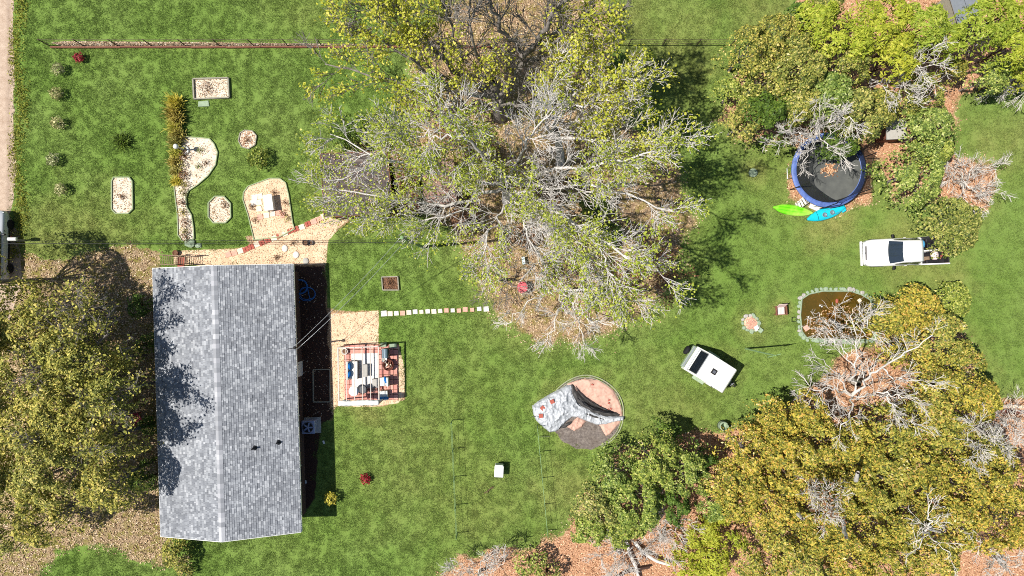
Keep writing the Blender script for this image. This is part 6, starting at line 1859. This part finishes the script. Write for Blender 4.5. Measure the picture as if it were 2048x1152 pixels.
bare_tree(1925, 375, [([(1925, 365, 1), (1960, 340, 2), (2000, 330, 2.4)], .05, .02), ([(1925, 367, 1), (1950, 380, 2), (1990, 385, 2.4)], .05, .02), ([(1922, 364, 1), (1930, 335, 2), (1925, 320, 2.3)], .05, .02), ([(1924, 368, 1), (1930, 400, 2), (1945, 420, 2.3)], .05, .02), ([(1924, 366, 1), (1905, 350, 1.8), (1890, 345, 2)], .04, .02)],
    'sprawling pinkish grey brush right of the round trees', WB, seed=55, K=(9, 7, 5), rs=1.0)
bare_tree(1925, 70, [([(1935, 75, 2), (1945, 60, 4), (1962, 45, 5)], .05, .02), ([(1935, 76, 2), (1950, 70, 4), (1975, 72, 4.6)], .04, .02)], 'small bare white branch in the dark gap among the pines', WB, seed=57, K=(6, 5, 3))
bare_tree(2010, 180, [([(2015, 175, 1), (2035, 170, 2), (2060, 165, 2.4)], .04, .02), ([(2015, 176, 1), (2000, 172, 2), (1985, 170, 2)], .04, .02), ([(2016, 177, 1), (2040, 180, 1.6), (2050, 190, 1.8)], .04, .02)], 'grey brush at the right edge above the pale clearing', WB, seed=58, K=(8, 6, 4))
bare_tree(1700, 760, [([(1705, 790, 3), (1765, 735, 6), (1830, 690, 8), (1865, 670, 8.6)], .11, .03), ([(1703, 792, 3), (1650, 775, 5), (1600, 785, 6)], .08, .025), ([(1704, 788, 3), (1706, 730, 5), (1712, 670, 6.4), (1700, 630, 7)], .09, .025), ([(1705, 794, 3), (1700, 825, 5), (1680, 860, 6)], .09, .03),
    ([(1702, 790, 3), (1670, 740, 5), (1640, 720, 6)], .07, .02), ([(1706, 792, 3), (1770, 785, 5), (1830, 800, 6)], .08, .025), ([(1765, 735, 6), (1790, 760, 7), (1850, 760, 7.4)], .06, .02), ([(1706, 730, 5), (1680, 690, 6), (1650, 660, 6.6)], .06, .02), ([(1712, 690, 6), (1735, 650, 6.8), (1745, 620, 7)], .05, .02), ([(1770, 785, 5), (1800, 830, 6), (1830, 850, 6.4)], .06, .02)],
    'great bare white tree spreading between pond and golden wood', WB, seed=61, rs=1.25, K=(9, 6, 5), lens=((.9, 2.0), (.45, 1.0), (.2, .5)), trunk_r=.18)
bare_tree(1660, 640, [([(1680, 660, 1.5), (1650, 640, 3), (1625, 625, 3.6)], .06, .02), ([(1682, 662, 1.5), (1670, 630, 3), (1665, 605, 3.8)], .06, .02), ([(1682, 664, 1.5), (1640, 655, 2.6), (1610, 655, 3)], .05, .02), ([(1684, 662, 1.5), (1700, 630, 3), (1715, 612, 3.6)], .05, .02)], 'bare white twigs hanging over the lower half of the pond', WB, seed=63, K=(4, 4, 3))
bare_tree(1240, 1105, [([(1232, 1100, 1), (1215, 1105, 2), (1190, 1110, 2.4)], .04, .02), ([(1232, 1102, 1), (1230, 1130, 2), (1225, 1150, 2.4)], .04, .02), ([(1234, 1100, 1), (1240, 1080, 2), (1232, 1065, 2.4)], .04, .02), ([(1233, 1101, 1), (1250, 1120, 2), (1255, 1140, 2.2)], .04, .02)], 'grey white brush left of the fallen logs', WB, seed=65, K=(10, 7, 5))
bare_tree(1320, 1080, [([(1320, 1065, 1), (1330, 1085, 2), (1335, 1110, 2.4)], .04, .02), ([(1318, 1065, 1), (1300, 1090, 2), (1290, 1105, 2.4)], .04, .02), ([(1320, 1062, 1), (1318, 1040, 2), (1315, 1025, 2.3)], .04, .02), ([(1320, 1064, 1), (1345, 1060, 2), (1370, 1045, 2.4)], .04, .02)], 'grey white brush right of the fallen logs', WB, seed=67, K=(9, 7, 5))
bare_tree(960, 1140, [([(955, 1148, 1), (925, 1135, 2), (895, 1140, 2.4)], .04, .02), ([(958, 1150, 1), (960, 1125, 2), (985, 1108, 2.6)], .04, .02), ([(958, 1150, 1), (990, 1140, 2), (1010, 1120, 2.4)], .04, .02)], 'pale brush cut by the bottom edge left of the low bushes', WB, seed=69, K=(9, 7, 4))
bare_tree(2000, 1120, [([(1985, 1110, 3), (2010, 1135, 5), (2035, 1160, 6)], .08, .03), ([(1984, 1108, 3), (1960, 1085, 5), (1945, 1060, 6)], .07, .03), ([(1988, 1112, 3), (2020, 1110, 5), (2048, 1115, 5.5)], .06, .02), ([(1986, 1112, 3), (1975, 1140, 5), (1970, 1165, 5)], .06, .02)], 'bare white branches in the lower right corner', WB, seed=71, K=(8, 6, 4), rs=1.2)
bare_tree(1870, 1050, [([(1850, 1060, 6), (1862, 1045, 8), (1880, 1030, 9)], .08, .03), ([(1850, 1060, 6), (1840, 1085, 8), (1825, 1105, 8.4)], .06, .02), ([(1862, 1045, 8), (1855, 1020, 9), (1870, 990, 9.6)], .05, .02), ([(1850, 1062, 6), (1880, 1090, 8), (1910, 1115, 8.4)], .06, .02)], 'forked white branch standing out of the golden wood', WB, seed=73, K=(5, 4, 3), rs=1.3)
bare_tree(1960, 880, [([(1970, 870, 4), (1985, 890, 6), (2005, 880, 7)], .05, .02), ([(1970, 870, 4), (1950, 900, 6), (1945, 930, 6.6)], .05, .02), ([(1970, 868, 4), (1960, 850, 6), (1935, 850, 6.6)], .05, .02), ([(1972, 870, 4), (2010, 900, 6), (2040, 895, 6.4)], .05, .02)], 'pale grey bare tree beside the dark gap at the right edge', WB, seed=75, K=(9, 7, 4))
bare_tree(2010, 850, [([(2005, 845, 1), (2030, 850, 2), (2055, 845, 2.6)], .05, .02), ([(2005, 846, 1), (1995, 835, 2), (1985, 820, 2.5)], .05, .02), ([(2006, 848, 1), (2025, 865, 2), (2048, 870, 2.4)], .04, .02), ([(2005, 846, 1), (2030, 825, 2), (2048, 815, 2.3)], .04, .02)], 'bare white brush lying over the brown timber beam', WB, seed=77, K=(7, 6, 4))
bare_tree(1620, 1010, [([(1640, 1000, 5.5), (1625, 985, 7.5), (1610, 975, 8.5)], .06, .02), ([(1640, 1002, 5.5), (1660, 990, 7.5), (1680, 985, 8)], .05, .02), ([(1640, 1002, 5.5), (1635, 1030, 7.5), (1650, 1045, 8)], .05, .02)], 'rusty twigged tree in the middle of the golden wood', WB, seed=79, K=(9, 7, 4), leaf='leaf_brown', leafn=.8)
for k, (pts, l) in enumerate((([(1253, 1082, .3), (1262, 1110, .35), (1278, 1160, .4)], 'long fallen white log pointing to the bottom edge'), ([(1270, 1085, .3), (1300, 1118, .5), (1340, 1130, .5)], 'fallen white log slanting to the right'), ([(1225, 1160, .25), (1255, 1142, .3), (1300, 1134, .3)], 'dark fallen limb at the bottom edge'),
        ([(1870, 1075, 4), (1880, 1088, 5)], 'short broken white stem deep in the golden wood'), ([(1590, 1020, 5), (1606, 1038, 7)], 'pale leaning trunk, left one of two in the golden wood'), ([(1684, 1038, 5), (1692, 1075, 7.5)], 'pale leaning trunk, right one of two in the golden wood'), ([(1712, 960, 6), (1716, 945, 8)], 'white snag poking out near the wood heart'))):
    n = 7; q = resample([list(P(*p)) for p in pts], n); q[1:-1] += RNG.normal(0, .03, (n - 2, 3))
    tag(link('fallen_log', tubes_mesh('fallen_log', [(q[None], np.linspace(.14, .09, n)[None], 9)]), M['bark_white'] if k != 2 else M['twig_dark']), l, 'log', 'logs and snags in the lower wood')

# ------------------------------------------------------------------ the live oaks left of the house
LV = [(30, 640, 78, 8, 'live oak at the left edge beside the silver car'), (105, 620, 58, 7.5, 'thin live oak next to the silver car, nearer the house'), (60, 740, 84, 9, 'wide live oak in the middle of the left edge'), (140, 720, 70, 9, 'live oak shading the roof, upper one'),
      (40, 850, 84, 9, 'live oak in front of the wide one, cut by the left edge'), (130, 830, 80, 9.5, 'live oak shading the roof, middle one'), (190, 890, 68, 9, 'live oak nearest the house wall, beside the red chair'), (100, 940, 84, 9.5, 'live oak shading the roof, lower one'),
      (30, 980, 66, 9, 'live oak cut by the left edge, lowest of its row'), (200, 975, 60, 8.5, 'live oak reaching toward the lower house corner'), (90, 1040, 60, 8, 'sparse live oak above the lower left grass patch'), (15, 1080, 46, 7, 'tan sparse live oak in the lower left corner'), (215, 790, 46, 9.5, 'small live oak top in front of the house wall'),
      (-110, 560, 100, 10, 'live oak beyond the left edge, by the lane'), (-130, 700, 110, 11, 'live oak beyond the left edge, second from the lane'), (-120, 850, 110, 11, 'live oak beyond the left edge, third from the lane'), (-110, 1000, 110, 11, 'live oak beyond the left edge, fourth from the lane'),
      (170, 640, 44, 5, 'low live oak in the deep shade near the upper house corner'), (240, 720, 34, 4.5, 'low live oak in the deep shade along the house wall')]
for i, (px, py, r, h, lab) in enumerate(LV):
    crown_tree(px, py, r, h, 'leaf_live', lab, 'live oaks left of the house', 'live_oak', 420, .078, 'bark_grey', .5, 500 + i, .5, clump=.9)
oak_limbs = [
    ([(165, 760, 3), (190, 700, 4.5), (215, 660, 6)], .16, .05), ([(165, 765, 3), (120, 740, 5), (60, 730, 7)], .16, .05), ([(168, 768, 3), (200, 790, 5), (225, 800, 7.5)], .15, .05), ([(163, 768, 3), (120, 830, 5), (90, 880, 7)], .16, .05), ([(167, 770, 3), (180, 840, 5), (190, 900, 7.5)], .15, .05), ([(165, 758, 3), (130, 690, 5), (110, 640, 6.5)], .14, .04), ([(190, 700, 4.5), (170, 640, 6), (160, 590, 7)], .12, .04)]
big_tree('live_oak', 'spreading live oak with dark limbs between house and silver car', (225, 750), oak_limbs, 'bark_grey', 'leaf_live', 2.0, .08, K=(9, 7, 5), lens=((1.2, 2.6), (.6, 1.3), (.3, .7)), group='live oaks left of the house', seed=81, trunk_r=.3)
for k, (px, py, r, h, lf_, lab) in enumerate(((290, 960, 34, 2.2, 'leaf_dark', 'dark bush in the shade against the lower house wall'), (295, 850, 20, 1.4, 'leaf_dark', 'dark bush in the shade beside the red chair'), (345, 1105, 36, 1.6, 'leaf_live', 'yellowish bush at the lower left house corner'), (275, 610, 26, 1.6, 'leaf_dark', 'dark bush in the shade near the upper house corner'), (292, 690, 22, 1.4, 'leaf_dark', 'dark bush against the wall halfway along the house'), (368, 1142, 16, .9, 'leaf_straw', 'straw coloured tuft below the lower house corner'))):
    crown_tree(px, py, r, h, lf_, lab, 'bushes along the left house wall', 'bush', 420, .065, 'twig_dark', .75, 560 + k, cat='bush')

# ------------------------------------------------------------------ shrubs on the lawn and along the hedge
for k, (px, py, lab) in enumerate(((116, 138, 'pale shrub at the lane side, uppermost of the row of five'), (112, 187, 'pale shrub at the lane side, second of five from above'), (114, 246, 'pale shrub at the lane side, middle of five'), (105, 319, 'pale shrub at the lane side, fourth of five from above'), (122, 379, 'pale shrub at the lane side, lowest of five'))):
    shrub(px, py, .42, .75, 'leaf_pale', lab, 'row of pale shrubs at the lane side', 420, .06, .45)
shrub(157, 115, .33, .6, 'leaf_red', 'small dark red shrub at the top left of the lawn', None, 340, .055)
shrub(731, 958, .36, .5, 'leaf_red', 'crimson shrub on the lower lawn right of the house', None, 340, .06)
shrub(1380, 910, .28, 1.6, 'leaf_red', 'bright red flowering shrub in the edge of the green trees', None, 260, .06)
shrub(240, 281, .5, .6, 'leaf_dark', 'spiky dark green shrub alone on the left lawn', None, 260, .05, spiky=True)
shrub(515, 315, .7, 1.1, 'leaf_green', 'round green shrub between hedge bed and shed', None, 900, .065)
shrub(662, 997, .42, 1.0, 'leaf_yellow', 'yellow green shrub in the house shadow at the lower wall', None, 480, .06)
HG = [(346, 203, .48), (342, 220, .46), (348, 236, .46), (345, 252, .44), (350, 268, .44), (348, 284, .42), (350, 302, .36), (346, 322, .32), (348, 342, .3), (350, 362, .28)]
for k, (px, py, r) in enumerate(HG):
    ordn = ['top', 'second', 'third', 'fourth', 'fifth', 'sixth', 'seventh', 'eighth', 'ninth', 'lowest'][k]
    shrub(px, py, r, 1.1 - .06 * k, 'leaf_straw' if k % 3 else 'leaf_yellow', 'ornamental grass clump of the hedge, %s counting from above' % ordn, 'ornamental grass hedge', 240, .05, spiky=True, name='ornamental_grass', cat='grass clump')
for k, (px, py) in enumerate(((362, 330), (366, 350), (368, 370), (366, 310), (366, 386), (362, 405), (364, 425), (368, 445), (367, 462), (370, 474))):
    ordn = ['highest', 'second', 'third', 'topmost thin', 'fifth', 'sixth', 'seventh', 'eighth', 'ninth', 'last'][k]
    shrub(px, py, .34, .5, 'leaf_brown' if k % 2 else 'leaf_straw', 'brown withered perennial in the hedge bed, %s down the strip' % ordn, 'withered perennials in the hedge bed', 110, .05, name='perennial', cat='plant')
DP = [(400, 300, 'small green plant on the sand of the curved bed, upper'), (396, 332, 'small green plant on the sand of the curved bed, lower'), (412, 326, 'rusty little plant on the sand of the curved bed'), (244, 393, 'withered plant in the middle of the tall narrow bed'), (449, 410, 'dark withered plant in the eight sided bed'),
      (503, 413, 'dark small plant at the left of the tiled bed'), (510, 440, 'withered bush at the lower left of the tiled bed'), (566, 425, 'withered plant at the lower right of the tiled bed'), (575, 436, 'tiny green plant at the right edge of the tiled bed'), (548, 385, 'dark bare shrub at the upper edge of the tiled bed'),
      (415, 176, 'dry brown brush in the left of the timber sand bed'), (494, 280, 'reddish dry plant in the small round bed'), (780, 566, 'dry brown plant in the small square bed'), (552, 515, 'dark leaf clump on the straw by the house'), (585, 486, 'dark leaf clump on the straw by the path'), (570, 405, 'bare climbing shrub right of the pump cover')]
for k, (px, py, lab) in enumerate(DP):
    g_ = 'green' in lab
    shrub(px, py, .26 if k != 10 else .6, .3, 'leaf_green' if g_ else 'leaf_brown', lab, 'small bed plants', 80 if k != 10 else 220, .045, .35, name='bed_plant', cat='plant')
